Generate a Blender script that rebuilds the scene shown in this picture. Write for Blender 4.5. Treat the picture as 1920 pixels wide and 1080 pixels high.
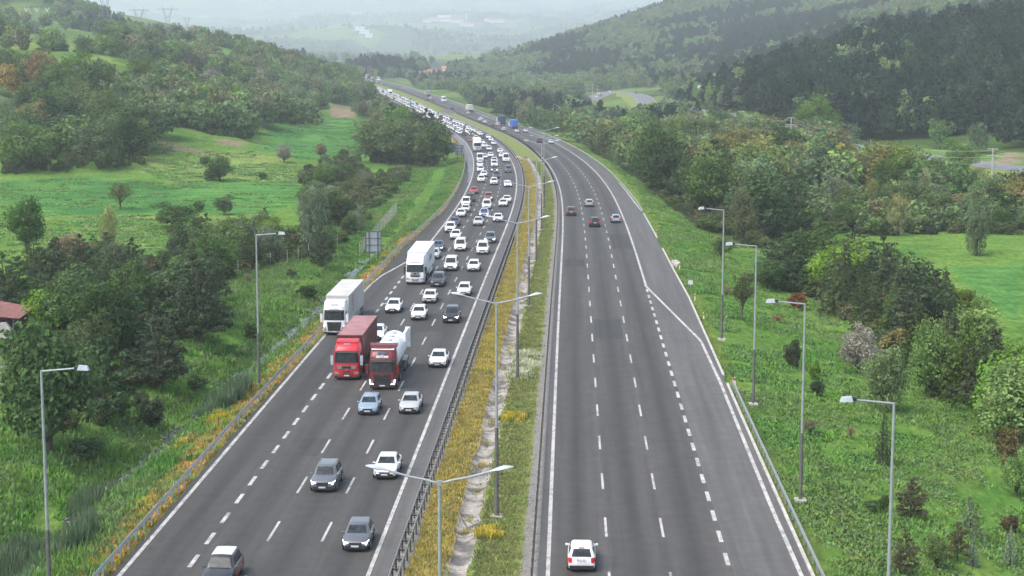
import bpy, bmesh, math, random
import numpy as np
from mathutils import Vector, Matrix, Euler
R=math.radians
for o in list(bpy.data.objects): bpy.data.objects.remove(o)
SC=bpy.context.scene; COL=SC.collection
# ---------------------------------------------------------------- camera
cam=bpy.data.cameras.new('camera'); camo=bpy.data.objects.new('camera',cam); COL.objects.link(camo); SC.camera=camo
camo.location=(0,0,32.4); camo.rotation_euler=(R(90)-math.atan(457/3250),0,0)
cam.sensor_width=36; cam.lens=3250/1920*36; cam.clip_start=.5; cam.clip_end=60000
# ---------------------------------------------------------------- sky, sun, exposure
SUN_EL,SUN_AZ=R(55),R(235)      # azimuth measured clockwise from +Y
w=bpy.data.worlds.new('World'); SC.world=w; w.use_nodes=True
nt=w.node_tree; sky=nt.nodes.new('ShaderNodeTexSky'); sky.sky_type='NISHITA'; sky.sun_disc=False
sky.sun_elevation=SUN_EL; sky.sun_rotation=SUN_AZ; sky.air_density=1.0; sky.dust_density=4.0; sky.ozone_density=1.0
bg=nt.nodes['Background']; bg.inputs['Strength'].default_value=.15; nt.links.new(sky.outputs[0],bg.inputs['Color'])
sl=bpy.data.lights.new('sun','SUN'); sl.energy=1.5; sl.angle=R(38); sl.color=(1,.96,.90)
so=bpy.data.objects.new('sun',sl); COL.objects.link(so)
so.rotation_euler=Vector((math.sin(SUN_AZ)*math.cos(SUN_EL),math.cos(SUN_AZ)*math.cos(SUN_EL),math.sin(SUN_EL))).to_track_quat('Z','Y').to_euler()
SC.view_settings.view_transform='Standard'; SC.view_settings.look='None'; SC.view_settings.exposure=1.15; SC.view_settings.gamma=1
SC.render.engine='CYCLES'; cy=SC.cycles; cy.use_denoising=True; cy.max_bounces=5; cy.diffuse_bounces=3; cy.glossy_bounces=2; cy.transmission_bounces=3; cy.transparent_max_bounces=12; cy.volume_bounces=3; cy.use_adaptive_sampling=True; cy.adaptive_threshold=.02
HAZE=1.65e-4
# ---------------------------------------------------------------- measured layout (metres)
XR= [0.12, 0.78, 1.44, 2.1, 2.76, 3.43, 4.09, 4.75, 5.43, 6.12, 6.82, 7.52, 8.21, 8.88, 9.5, 10.04, 10.5, 10.87, 11.12, 11.26, 11.27, 11.15, 10.91, 10.52, 10.02, 9.4, 8.68, 7.86, 6.96, 5.97, 4.87, 3.64, 2.28, 0.78, -0.88, -2.7, -4.67, -6.78, -9.03, -11.41, -13.9, -16.48, -19.14, -21.86, -24.63, -27.43, -30.24, -33.06, -35.87, -38.67, -41.46, -44.24, -47.01, -49.79, -52.57, -55.37, -58.17, -61.0, -63.83, -66.69, -69.56, -72.45, -75.35, -78.28, -81.23, -84.2, -87.2, -90.23, -93.28, -96.36, -99.47, -102.61, -105.79, -108.99, -112.22, -115.48, -118.77, -122.09, -125.45, -128.83, -132.24, -135.68, -139.16, -142.66, -146.2, -149.76, -153.35, -156.98, -160.63, -164.32, -168.03, -171.78, -175.56, -179.36, -183.11, -186.85, -190.6, -194.35, -198.09, -201.84, -205.58, -209.33, -213.07, -216.82, -220.57, -224.31, -228.06, -231.8, -235.55, -239.29, -243.04, -246.79, -250.53, -254.28, -258.02, -261.77, -265.51, -269.26, -273.01]
XL= [-11.22, -10.48, -9.73, -8.97, -8.18, -7.39, -6.58, -5.76, -4.94, -4.14, -3.38, -2.62, -1.86, -1.13, -0.46, 0.11, 0.58, 0.93, 1.15, 1.24, 1.2, 1.04, 0.75, 0.36, -0.15, -0.78, -1.52, -2.35, -3.28, -4.32, -5.46, -6.72, -8.12, -9.66, -11.34, -13.16, -15.11, -17.17, -19.34, -21.66, -24.11, -26.66, -29.33, -32.09, -34.95, -37.87, -40.83, -43.79, -46.74, -49.64, -52.5, -55.3, -58.06, -60.79, -63.57, -66.37, -69.17, -72.0, -74.83, -77.69, -80.56, -83.45, -86.35, -89.28, -92.23, -95.2, -98.2, -101.23, -104.28, -107.36, -110.47, -113.61, -116.79, -119.99, -123.22, -126.48, -129.77, -133.09, -136.45, -139.83, -143.24, -146.68, -150.16, -153.66, -157.2, -160.76, -164.35, -167.98, -171.63, -175.32, -179.03, -182.78, -186.56, -190.36, -194.11, -197.85, -201.6, -205.35, -209.09, -212.84, -216.58, -220.33, -224.07, -227.82, -231.57, -235.31, -239.06, -242.8, -246.55, -250.29, -254.04, -257.79, -261.53, -265.28, -269.02, -272.77, -276.51, -280.26, -284.01]
TP=[(-36.4, 119.5, -2.0), (-46.5, 132.8, -1.5), (-41.1, 151.9, -1.5), (-31.5, 151.9, -1.5), (-36.1, 174.7, -1.0), (-44.5, 187.7, -0.5), (-52.5, 174.7, -1.0), (-30.9, 206.9, -0.6), (-30.0, 241.5, -0.8), (-40.4, 232.3, -1.0), (-63.4, 174.7, -1.0), (-86.2, 289.8, -2.0), (-67.2, 305.8, -2.0), (-46.3, 325.6, -2.2), (-100.0, 376.8, -1.8), (-77.2, 379.0, -2.0), (-48.7, 384.5, -2.5), (-35.0, 333.5, -2.0), (-34.3, 428.3, -2.5), (-128.5, 434.6, -1.0), (-130.0, 334.2, 0.0), (-91.0, 232.3, -1.0), (-55.9, 454.1, -2.5), (-147.3, 500.0, 7.03), (-170.3, 580.0, 17.12), (-168.2, 680.0, 22.74), (-189.5, 690.0, 24.68), (-162.5, 720.0, 26.53), (-171.2, 850.0, 22.9), (-212.2, 550.0, 12.89), (-268.9, 700.0, 28.81), (-102.6, 505.4, -1.0), (-91.2, 530.0, 1.93), (-111.1, 575.0, 6.74), (-97.0, 620.0, 3.78), (-106.2, 480.0, 2.15), (-96.6, 700.0, -0.55), (-79.7, 590.0, -2.06), (-47.7, 597.5, -2.5), (-67.3, 844.5, -4.0), (-76.2, 690.0, -0.51), (-78.4, 800.0, 1.58), (-112.7, 800.0, 4.02), (-145.5, 850.0, 11.3), (-167.4, 830.0, 15.57), (-110.1, 1000.0, 3.01), (-135.9, 1506.4, -5.0), (-93.0, 1168.6, -5.5), (-231.5, 1000.0, 34.81), (-201.7, 1050.0, 28.6), (-171.1, 1100.0, 25.09), (-146.5, 1200.0, 17.17), (-143.3, 1400.0, 4.02), (-196.2, 1150.0, 31.71), (-231.5, 1250, 28), (-201.7, 1300, 20), (-171.1, 1350, 8), (-160, 1450, 2), (-410.2, 1500.0, 60.84), (-394.2, 1350.0, 49.88), (-307.2, 1050.0, 31.77), (-328.7, 1200.0, 40.72), (-315.7, 1250.0, 42.95), (-423.0, 1620.0, 72.83), (-356.0, 1500.0, 47.31), (-314.9, 1420.0, 35.83), (-572.4, 1500.0, 96.73), (-572.0, 1700.0, 95.16), (-800, 1900, 120), (-150, 1800, -2), (-250, 1700, 0), (-158.7, 2000.0, 7.01), (-190.5, 1950.0, 1.74), (-113.2, 1900.0, -4.97), (-214.8, 1900.0, -6.12), (-180, 2250, -6), (-130, 2200, -6), (-126.0, 2950.0, 10.12), (-111.1, 2600.0, -2.97), (-56.7, 3100.0, 16.49), (-183.0, 3000.0, 7.93), (-100, 3400, -8), (-300, 3200, 0), (100, 3400, 0), (-59.2, 1210.0, -5.0), (-19.6, 1064.8, -7.0), (10.3, 836.7, -7.5), (30.6, 711.9, -7.0), (38.3, 566.0, -5.0), (46.2, 517.8, -5.0), (13.6, 1110.5, -7.0), (42.2, 983.7, -7.0), (68.5, 1177.3, -6.5), (85.3, 1051.3, -6.5), (71.7, 1377.9, -6.0), (96.8, 1438.5, -5.5), (72.5, 695.0, -5.0), (75.6, 558.4, -4.5), (81.5, 489.9, -4.5), (91.0, 461.6, -4.5), (115.2, 473.6, -4.0), (113.3, 575.8, -3.0), (120.8, 530.8, -3.0), (128.9, 498.6, -3.0), (137.3, 464.3, -3.0), (145.9, 434.4, -3.0), (48.0, 352.9, -4.0), (54.4, 325.4, -4.2), (68.5, 298.8, -4.0), (89.3, 306.6, -4.0), (71.6, 245.1, -3.6), (49.2, 187.3, -3.4), (44.5, 223.2, -3.2), (36.5, 239.6, -2.8), (28.9, 156.0, -2.4), (32.2, 137.8, -2.8), (41.4, 139.4, -3.2), (28.7, 114.4, -2.4), (34.4, 115.1, -3.0), (67.0, 187.8, -3.5), (34.1, 380.6, -4.5), (33.3, 298.2, -3.0), (113.2, 840.0, 3.88), (148.5, 900.0, 15.52), (179.6, 920.0, 26.29), (221.4, 920.0, 34.62), (263.0, 900.0, 38.64), (305.1, 880.0, 43.8), (91.9, 680.0, -4.61), (111.0, 670.0, -2.63), (127.7, 650.0, -2.97), (148.1, 610.0, -4.16), (171.2, 580.0, -5.04), (196.3, 560.0, -4.61), (96.4, 850.0, -1.64), (148.9, 760.0, 7.75), (178.9, 740.0, 10.65), (211.4, 720.0, 13.43), (141.5, 1070, 2.1), (185.6, 1130, 8.5), (224.5, 1150, 14.5), (276.8, 1150, 19.0), (328.8, 1130, 21.3), (-35.7, 1950.0, -5.95), (21.4, 1750.0, -5.73), (68.5, 1600.0, -3.92), (110.0, 1500.0, -2.56), (136.2, 1350.0, -3.17), (-77.3, 2300.0, -7.25), (-64.6, 2350.0, -0.99), (-14.3, 2350.0, 11.81), (29.3, 2400.0, 22.26), (104.4, 2450.0, 43.48), (167.3, 2500.0, 64.78), (232.4, 2550.0, 86.86), (346.9, 2600.0, 120.62), (503.7, 2600.0, 151.65), (710.2, 2500.0, 176.8), (931.4, 2300.0, 165.25), (85.4, 2000.0, 16.09), (142.7, 1950.0, 22.39), (176.4, 1700.0, 15.96), (217.3, 2100.0, 46.96), (241.3, 1800.0, 34.03), (224.2, 1500.0, 20.17), (344.7, 2100.0, 65.91), (350.2, 1800.0, 61.12), (426.9, 1900.0, 79.82), (495.1, 1700.0, 85.0), (408.2, 1400.0, 63.14), (260.6, 1450.0, 35.9), (336.4, 1400.0, 50.53), (100, 2900, 10), (300, 3000, 40), (700, 3100, 110), (1300, 3100, 160), (0, 2500, -4), (-60, 2400, -6), (-373.1, 1900.0, 42.14), (-402.1, 1900.0, 39.85), (-423.6, 2300.0, 46.96), (-394.1, 1700.0, 49.3), (-476, 2500, 20), (-350, 2300, 5), (-1500, 3500, 10), (-600, 4000, 5), (300, 4200, 5), (1500, 4000, 120), (-546.4, 5600.0, 3.65), (-475.2, 6000.0, 46.88), (-383.4, 6300.0, 95.04), (-233.8, 6400.0, 72.92), (-113.3, 6200.0, 38.01), (42.6, 7000.0, 59.84), (-418.4, 8600.0, 164.45), (-803.6, 6600.0, 78.16), (-1405.7, 7000.0, 102.0), (-1830.9, 7000.0, 123.05), (-520, 6900, 20), (-60, 7000, 25), (127.6, 10500.0, 231.46), (925.3, 10500.0, 231.46), (-1148.7, 10500.0, 231.46), (-2424.5, 10500.0, 247.21), (169.7, 14000.0, 549.28), (2289.6, 14000.0, 632.81), (-2798.4, 14000.0, 632.81), (-8000, 9000, 300), (8000, 9000, 400), (-3000, 2500, 120), (3500, 2500, 260), (0, 18500, 1400), (8000, 18500, 1500), (-8000, 18500, 1500), (-150, 60, -3), (-400, 100, 2), (-800, 400, 25), (-900, 800, 60), (150, 60, -3), (400, 100, -4), (600, 300, -4), (900, 600, 60), (0, -100, 0), (-300, -100, 0), (300, -100, -2)]
FIELDS=[('crop', [(-127.3, 430.5), (-105.2, 438.1), (-82.6, 425.8), (-54.8, 445.1), (-47.8, 387.2), (-50.3, 354.0), (-72.1, 353.9), (-102.1, 344.4)]), ('meadow', [(-102.1, 344.4), (-50.3, 354.0), (-49.4, 325.9), (-51.5, 286.9), (-58.4, 265.4), (-81.2, 272.7)]), ('crop', [(-86.6, 620.5), (-79.1, 759.5), (-60.1, 759.7), (-48.3, 624.7), (-46.4, 559.2), (-63.1, 513.3), (-79.5, 539.3)]), ('meadow', [(-113.1, 534.1), (-89.5, 520.3), (-77.2, 523.0), (-62.5, 508.1), (-55.1, 447.1), (-82.6, 425.8), (-95.6, 450.3)]), ('light', [(-185.1, 709.9), (-161.7, 714.4), (-155.2, 685.0), (-167.1, 659.2)]), ('light', [(-243.2, 831.6), (-233.6, 852.1), (-226.1, 826.3), (-233.6, 798.5)]), ('crop', [(-330, 1215), (-305, 1300), (-370, 1420), (-390, 1215)]), ('crop', [(-228, 1000), (-186, 1000), (-178, 1120), (-228, 1135)]), ('crop', [(71.0, 282.5), (84.9, 285.1), (66.6, 222.8), (65.5, 233.8)]), ('dirt', [(-116.8, 536.0), (-102.1, 527.4), (-88.5, 518.5), (-88.9, 516.2), (-100.4, 518.7), (-114.7, 530.1)]), ('dirt', [(-93.2, 542.1), (-82.9, 550.8), (-83.5, 533.2), (-91.2, 534.9)]), ('dirt', [(-94.8, 910.8), (-81.8, 914.1), (-69.7, 767.8), (-79.4, 762.0)]), ('dirt', [(145.5, 528.5), (167.8, 593.5), (175.0, 598.1), (165.2, 559.4), (144.6, 505.2)]), ('yard', [(-59.1, 191.3), (-58.0, 206.8), (-53.3, 190.1), (-50.4, 174.9), (-51.4, 165.8)]), ('rock', [(-470, 5706), (-486, 6138), (-470, 6300), (-400, 6330), (-364, 6230), (-344, 6140), (-340, 5807), (-330, 5650)]), ('crop', [(-256.4, 4804.8), (-207.6, 5770.4), (-105.0, 2915.9), (-140.1, 2701.4)]), ('crop', [(-121.3, 2841.0), (-78.0, 2907.5), (-74.1, 2638.9), (-110.7, 2628.5)]), ('light', [(-139.9, 5735.9), (-66.3, 5721.1), (-38.4, 3000.4), (-68.7, 2965.0)]), ('light', [(-396.2, 8139.8), (-147.3, 8071.7), (-142.1, 7779.9), (-310.6, 7848.8)]), ('light', [(-24.1, 7908.4), (199.5, 8200.9), (238.4, 7835.2), (0.0, 7483.8)])]
ZONES=[('Z1', [(-67.8, 227.1), (-71.7, 265.9), (-59.4, 269.6), (-47.5, 271.1), (-34.7, 198.6), (-34.1, 172.7), (-34.8, 155.8), (-37.7, 142.5), (-41.3, 136.4)], 36), ('Z2', [(-55.7, 260.2), (-49.7, 286.8), (-46.9, 316.0), (-38.8, 313.8), (-35.5, 359.0), (-28.3, 339.1), (-29.5, 272.0), (-36.0, 263.6), (-40.9, 243.6)], 22), ('Z3', [(-56.9, 461.8), (-54.2, 551.3), (-38.0, 475.1), (-29.0, 496.1), (-26.6, 431.2), (-29.5, 367.9), (-32.0, 323.1), (-43.0, 357.1)], 20), ('Z4', [(-22.5, 505), (-25, 600), (-36, 650), (-52, 610), (-42, 520)], 18), ('Z5', [(-129.6, 438.4), (-117.1, 442.4), (-96.9, 456.7), (-106.7, 514.2), (-121.3, 541.7), (-148.1, 612.9), (-169.2, 629.1), (-187.3, 638.8)], 30), ('Z6', [(-142.0, 623.0), (-134.7, 657.2), (-110.8, 573.8), (-95.1, 553.5), (-89.6, 595.5), (-93.5, 635.2), (-138.4, 838.0), (-142.9, 708.6), (-153.9, 685.5)], 18), ('Z7', [(26.8, 582.0), (31.9, 470.3), (32.9, 367.6), (35.6, 319.5), (44.1, 302.8), (55.3, 330.6), (59.4, 392.7), (58.9, 490.4), (51.0, 691.7)], 40), ('Z8', [(36.6, 245.5), (43.5, 241.4), (43.3, 192.5), (43.8, 168.1), (45.1, 149.3), (48.2, 159.9), (52.4, 188.3), (53.0, 215.0), (53.1, 247.5), (47.6, 274.2)], 44), ('Z10', [(55.0, 335.3), (99.3, 334.4), (116.4, 392.7), (90.3, 395.5), (70.0, 377.9)], 22), ('Z11', [(55.1, 618.3), (75.0, 554.1), (85.8, 456.5), (97.5, 427.1), (92.5, 404.9), (63.3, 379.5), (55.1, 458.8)], 24)]
SINGLES=[('open', -82.0, 361.7, 6.5, 6.7), ('oak', -81.3, 288.6, 10.0, 8.0), ('brown', -67.0, 260.7, 6.1, 7.7), ('poplar', -65.5, 280.1, 9.5, 4.2), ('oak', -63.5, 325.8, 5.4, 9.3), ('bush', -59.1, 325.1, 2.8, 3.4), ('oak', -58.8, 352.6, 4.6, 4.8), ('bush', -64.8, 357.6, 2.4, 2.7), ('oak', -73.3, 434.2, 7.0, 8.0), ('bush', -84.7, 478.7, 2.9, 3.8), ('bush', -64.3, 446.4, 1.9, 3.3), ('bloss', -66.5, 506.5, 5.9, 5.6), ('brown', -58.4, 530.7, 4.9, 4.6), ('bush', -75.9, 436.2, 3.0, 4.6), ('willow', -33.4, 286.9, 12.4, 5.9), ('pine', -29.4, 265.2, 6.7, 3.6), ('pine', -44.6, 249.2, 6.0, 4.6), ('lite', -43.3, 226.5, 6.0, 5.6), ('lite', -52.9, 197.4, 6.2, 6.8), ('bush', -33.4, 157.6, 3.1, 3.0), ('bush', -32.3, 173.7, 1.9, 2.7), ('bush', -35.2, 161.4, 2.0, 2.0), ('bush', -36.0, 143.0, 2.0, 3.2), ('bush', -37.8, 190.7, 1.5, 2.4), ('bush', -30.5, 199.6, 2.5, 2.1), ('dead', -36.3, 190.8, 1.5, 1.8), ('bush', -28.2, 235.9, 2.2, 3.7), ('bush', -32.0, 248.4, 1.4, 2.0), ('dead', -37.4, 243.1, 1.4, 2.0), ('lite', 33.4, 275.3, 4.1, 4.8), ('oak', 36.1, 242.3, 4.9, 4.7), ('redbush', 38.1, 229.0, 2.7, 3.3), ('redbush', 32.8, 212.0, 0.8, 1.7), ('bush', 29.4, 178.2, 3.5, 2.2), ('litebush', 30.9, 173.8, 2.3, 1.6), ('round', 55.8, 212.8, 7.0, 6.6), ('pine', 45.1, 217.8, 7.5, 4.5), ('spruce', 43.2, 227.5, 8.5, 5.7), ('bloss', 37.5, 184.6, 5.5, 5.2), ('lite', 42.4, 172.3, 8.6, 5.9), ('willow', 35.8, 163.1, 7.2, 5.4), ('spruce', 30.7, 139.9, 4.6, 2.0), ('scrub', 28.9, 122.0, 3.1, 3.1), ('scrub', 24.9, 106.3, 3.2, 2.4), ('round', 27.7, 109.4, 2.4, 2.1), ('scrub', 29.8, 112.3, 2.8, 1.8), ('grey', 32.6, 119.9, 3.3, 2.5), ('grey', 30.7, 111.8, 2.5, 1.1), ('grey', 33.9, 114.3, 3.0, 1.3), ('bush', 25.9, 121.7, 0.9, 1.5), ('bush', 27.0, 122.5, 1.4, 1.2), ('bush', 29.5, 164.3, 1.8, 1.8), ('dead', 25.5, 144.9, 1.5, 2.1), ('dead', 29.4, 147.0, 1.2, 1.2), ('dead', 27.7, 221.5, 2.1, 1.4), ('lite', 40.2, 134.5, 3.8, 3.0), ('rust', 42.5, 145.0, 3.7, 2.7), ('rust', 36.4, 122.9, 1.6, 1.7), ('willow', 80.9, 300.1, 11.2, 5.6), ('open', 27.6, 205.0, 6.4, 3.8)]
JAM=[('suv', 'black2', -8.72, 99.5, 'dark crossover with pale roof and red sides cut off by the bottom edge'), ('suv', 'grey', -5.63, 122.0, 'grey SUV with silver roof rails and lit front lights, nearest in the middle lane'), ('hatch', 'grey', -1.42, 107.6, 'shiny grey hatchback with chrome lower lip beside the median line'), ('sedan', 'white', -1.55, 125.8, 'white crossover with black lower bumper behind the nearest lamp arm'), ('hatch', 'ltblue', -5.51, 147.4, 'small pale blue hatchback just ahead of the dark red tanker'), ('sedan', 'silver', -1.96, 148.0, 'silver car with black grille next to the pale blue hatchback'), ('sedan', 'white', -1.19, 168.9, 'white saloon alone in the inside lane beside the tanker lorry'), ('sedan', 'white', -9.13, 183.8, 'white saloon half hidden behind the brown container trailer'), ('sedan', 'white', -9.31, 202.4, 'white saloon with black grille by the short dashes, ahead of the box lorry'), ('hatch', 'white', -5.82, 197.4, 'white hatchback with black bumper grin in the middle lane left of the black pickup'), ('suv', 'black', -1.87, 195.5, 'black SUV with lit lamps, third behind the lone white saloon'), ('boxy', 'white', -5.65, 210.3, 'old boxy white saloon with square black grille'), ('hatch', 'white', -1.82, 216.5, 'white hatchback partly behind the second lamp head'), ('suv', 'dkgrey', -5.85, 224.6, 'black hatchback with pale roof right beside the white box lorry cab'), ('mpv', 'white', -5.31, 240.8, 'tall white van like car with oval grille left of a white saloon'), ('hatch', 'white', -2.06, 240.2, 'white hatchback next to the median line, level with the box lorry'), ('hatch', 'silver', -8.84, 254.5, 'silver car peeking out behind the white box trailer'), ('sedan', 'navy', -9.13, 265.0, 'dark blue saloon with bright corner lamps beyond the box lorry'), ('mpv', 'white', -5.6, 265.0, 'white family van with roof rails and orange lit lamps'), ('mpv', 'white', -1.92, 260.7, 'white delivery van with black mirrors beside the median line'), ('suv', 'grey', -1.58, 276.5, 'grey SUV with dark grille just behind the white delivery van'), ('sedan', 'white', -7.53, 282.2, 'white saloon with black bumper slots behind the family van'), ('suv', 'white', -9.22, 293.6, 'white SUV touching the left edge line'), ('sedan', 'dkgrey', -9.26, 305.1, 'dark grey saloon behind the white SUV at the left edge line'), ('sedan', 'silver', -5.07, 306.1, 'champagne silver saloon in the middle lane under the third lamp'), ('sedan', 'white', -1.86, 313.3, 'white saloon under the left head of the third lamp'), ('sedan', 'police', -4.89, 324.2, 'silver police car with blue bonnet behind a lamp head'), ('sedan', 'white', -9.23, 323.1, 'white saloon in the kerb lane, first of three white cars in a row'), ('boxy', 'white', -8.91, 333.6, 'white saloon in the kerb lane, second of three white cars in a row'), ('mpv', 'white', -9.52, 347.4, 'tall white car in the kerb lane, third of three white cars in a row'), ('suv', 'black', -9.23, 359.6, 'black pickup behind three white cars in the kerb lane'), ('sedan', 'red', -9.32, 382.0, 'red saloon near the left edge line ahead of the wooded bend'), ('suv', 'brown', -5.55, 362.4, 'bronze SUV with one bright orange lamp in the middle lane'), ('mpv', 'white', -5.09, 341.0, 'white compact van ahead of the bronze SUV'), ('sedan', 'white', -2.02, 347.4, 'white saloon in the inside lane beside the bronze SUV'), ('sedan', 'redwhite', -1.51, 356.8, 'white and red taxi like saloon right behind a white saloon'), ('suv', 'white', -8.64, 420.5, 'white SUV with black bumper in the kerb lane behind the red saloon'), ('suv', 'white', -5.4, 411.1, 'white SUV in the middle lane beside the lamp arm'), ('hatch', 'white', -2.05, 403.8, 'white hatchback under the left head of the fourth lamp'), ('mpv', 'slate', -5.12, 434.5, 'slate blue estate car in the middle lane'), ('hatch', 'white', -8.28, 440.8, 'white hatchback tailgating the kerb lane SUV'), ('suv', 'white', -9.29, 461.0, 'white car with black grille following the minibus'), ('mpv', 'slate', -1.93, 458.7, 'dark slate van in the inside lane'), ('suv', 'dkgrey', -5.6, 461.0, 'dark car with two lit lamps behind the slate estate'), ('mpv', 'white', -5.48, 485.9, 'white car squeezed behind the dark car with lit lamps'), ('hatch', 'white', -9.51, 485.9, 'white car tucked in front of the white minibus'), ('van', 'white', -9.41, 510.9, 'white minibus with black bumper in the kerb lane'), ('hatch', 'white', -7.77, 529.0, 'white car half hidden behind the minibus'), ('van', 'white', -1.72, 510.9, 'white panel van with black bumper in the inside lane'), ('hatch', 'white', -2.4, 535.4, 'white car half hidden behind the inside lane panel van'), ('suv', 'white', -5.26, 505.1, 'white SUV with black nose between minibus and panel van'), ('hatch', 'white', -5.79, 538.6, 'white hatchback behind the black nosed SUV'), ('sedan', 'white', -1.98, 565.8, 'white saloon with reddish lamps beside the median line'), ('suv', 'white', -5.2, 580.5, 'white SUV with wide black grille beside the white lorry'), ('suv', 'white', -5.88, 604.0, 'white SUV just behind the right corner of the white lorry'), ('sedan', 'white', -1.82, 625.1, 'white saloon beside the inner guard rail, ahead of three more'), ('hatch', 'white', -5.68, 634.0, 'white hatchback level with the rear of the white lorry'), ('suv', 'white', -6.12, 672.4, 'white car directly behind the white lorry'), ('sedan', 'red', -9.05, 652.7, 'red nosed white roofed car left of the white lorry'), ('sedan', 'white', -1.19, 657.5, 'white saloon second along the inner guard rail'), ('sedan', 'white', -0.77, 682.7, 'white saloon third along the inner guard rail'), ('suv', 'dkgrey', -2.08, 685.3, 'dark nosed car beside the inner guard rail, fourth in line'), ('sedan', 'dkgrey', -5.66, 717.9, 'charcoal car alone in the middle lane past the bend'), ('suv', 'black', -9.0, 709.6, 'black car near the left edge line past the bend'), ('sedan', 'white', -1.87, 712.3, 'white car with dark nose by the inner guard rail past the bend'), ('hatch', 'white', -9.6, 729.3, 'white car behind the black car past the bend')]
LORRY=[('tanker', -5.44, 158.2), ('container', -9.36, 162.6), ('curtain', -14.3, 187.1), ('box', -8.9, 226.6), ('boxfar', -9.21, 576.8)]
OUT=[('hatch', 'white', 2.09, 103.5, 'white hatchback with red tail lamps driving away at the bottom'), ('suv', 'dkgrey', 1.58, 326.5, 'dark grey hatchback with pale roof driving away in the inner lane'), ('hatch', 'silver', 5.41, 347.4, 'white hatchback driving away, farthest of the group of four'), ('suv', 'black', 5.61, 304.1, 'black car driving away in the middle lane'), ('hatch', 'skysilver', 9.61, 312.2, 'silver blue hatchback driving away beside the right edge line'), ('suv', 'black', 5.7, 643.2, 'black car driving away round the bend'), ('sedan', 'white', 9.29, 634.0, 'white saloon driving away beside a lamp head in the bend'), ('sedan', 'white', 5.47, 743.9, 'white car with dark bumper just behind the bright blue lorry'), ('sedan', 'white', 9.64, 746.9, 'white car at the right edge line behind the bright blue lorry'), ('hatch', 'white', 1.89, 764.9, 'white hatchback in the inner lane level with the bright blue lorry'), ('sedan', 'black', 1.44, 810.7, 'black car close to the inner guard rail beside the navy lorry'), ('hatch', 'white', 5.37, 822.8, 'white car just left of the navy lorry'), ('sedan', 'white', 2.15, 849.5, 'white estate in the inner lane behind two white cars'), ('hatch', 'white', 2.33, 873.1, 'white car hugging the inner guard rail, left of two side by side'), ('hatch', 'white', 4.82, 887.7, 'white car with dark tail, right of two side by side'), ('hatch', 'white', 4.88, 947.0, 'white car just behind the white backed lorry'), ('hatch', 'blue', 1.59, 1000.5, 'blue hatchback beside the median opening'), ('sedan', 'red', 1.98, 1119.9, 'red car in the inner lane level with the coach'), ('sedan', 'purple', 0.21, 1143.4, 'dark purple car by the inner guard rail before the red car'), ('sedan', 'white', 4.95, 1168.1, 'white car between the red car and the grey lorry'), ('suv', 'silver', 5.32, 1388.9, 'silver car alone far up the outbound road'), ('sedan', 'navy', 0.72, 1388.9, 'dark van far up the outbound road with a white box'), ('hatch', 'silver', 1.66, 1551.6, 'silver car at the foot of the far rise, last of the outbound bunch'), ('sedan', 'white', 2.21, 1610.7, 'white car in the far outbound bunch, second from its near end'), ('sedan', 'red', 2.73, 1637.9, 'red car in the far outbound bunch'), ('sedan', 'white', 1.62, 1653.0, 'white car just ahead of the far red car'), ('sedan', 'dkgrey', 2.91, 1586.5, 'dark car in the far outbound bunch beside a silver car'), ('sedan', 'white', 2.27, 1693.1, 'white car leading the far outbound bunch')]
OUTL=[('bright', 9.11, 786.3), ('navy', 9.15, 834.7), ('white', 8.7, 968.8), ('coach', 8.37, 1110.8), ('grey', 9.04, 1226.9)]
KN=np.arange(40,2401,20.)
XR=np.array(XR);XL=np.array(XL);TP=np.array(TP,float)
HC=32.4;FPX=3250.;PITCH=math.atan(457/FPX)
_DF=np.array([0,120,250,320,370,430,490,560,690,770,870,1560,4000.])
_DT=np.array([0,120,241.5,316,373,444,522,619,817,911,1000,1690,4130.])
_dd=np.arange(0,3000,2.)
_zt=HC*(1-_dd/np.maximum(np.interp(_dd,_DT,_DF),1e-6));_zt[0]=0
_k=np.exp(-0.5*(np.arange(-60,61)/18.)**2);_k/=_k.sum()
_zs=np.convolve(np.pad(_zt,60,mode='edge'),_k,'valid')
def zp(D): return np.interp(D,_dd,_zs)
def smooth(x): 
    k=np.array([1,2,3,2,1.])/9
    return np.convolve(np.pad(x,2,mode='reflect',reflect_type='odd'),k,'valid')
XR=smooth(XR);XL=smooth(XL)
_KF=np.arange(40,2381,2.)
def _up(x):
    y=np.interp(_KF,KN,x);k=np.exp(-0.5*(np.arange(-15,16)/6.)**2);k/=k.sum()
    return np.convolve(np.pad(y,15,mode='reflect',reflect_type='odd'),k,'valid')
_XRF=_up(XR);_XLF=_up(XL);_HR=np.gradient(_XRF,2.);_HL=np.gradient(_XLF,2.)
def ext(D,F): 
    D=np.asarray(D,float);y=np.interp(D,_KF,F)
    s0=(F[5]-F[0])/10;s1=(F[-1]-F[-6])/10
    return y+np.where(D<40,(D-40)*s0,0)+np.where(D>2380,(D-2380)*s1,0)
def xR(D): return ext(D,_XRF)
def xL(D): return ext(D,_XLF)
def hR(D): return np.interp(D,_KF,_HR)
def hL(D): return np.interp(D,_KF,_HL)
def ptR(D,s,z=0.):   # point at lateral offset s from the right carriageway's inner line
    D=np.asarray(D,float);h=hR(D);n=np.sqrt(1+h*h)
    return np.stack([xR(D)+s/n,D-s*h/n,zp(D)+z+0*D],-1)
def ptL(D,s,z=0.):
    D=np.asarray(D,float);h=hL(D);n=np.sqrt(1+h*h)
    return np.stack([xL(D)+s/n,D-s*h/n,zp(D)+z+0*D],-1)
def _q(x,y):
    y=np.maximum(y,-250)
    return np.stack([x/(np.maximum(y,20)+120)*1.0,np.log(np.maximum(y,-70)+130)*1.0],-1)
_Q=_q(TP[:,0],TP[:,1])
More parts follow.
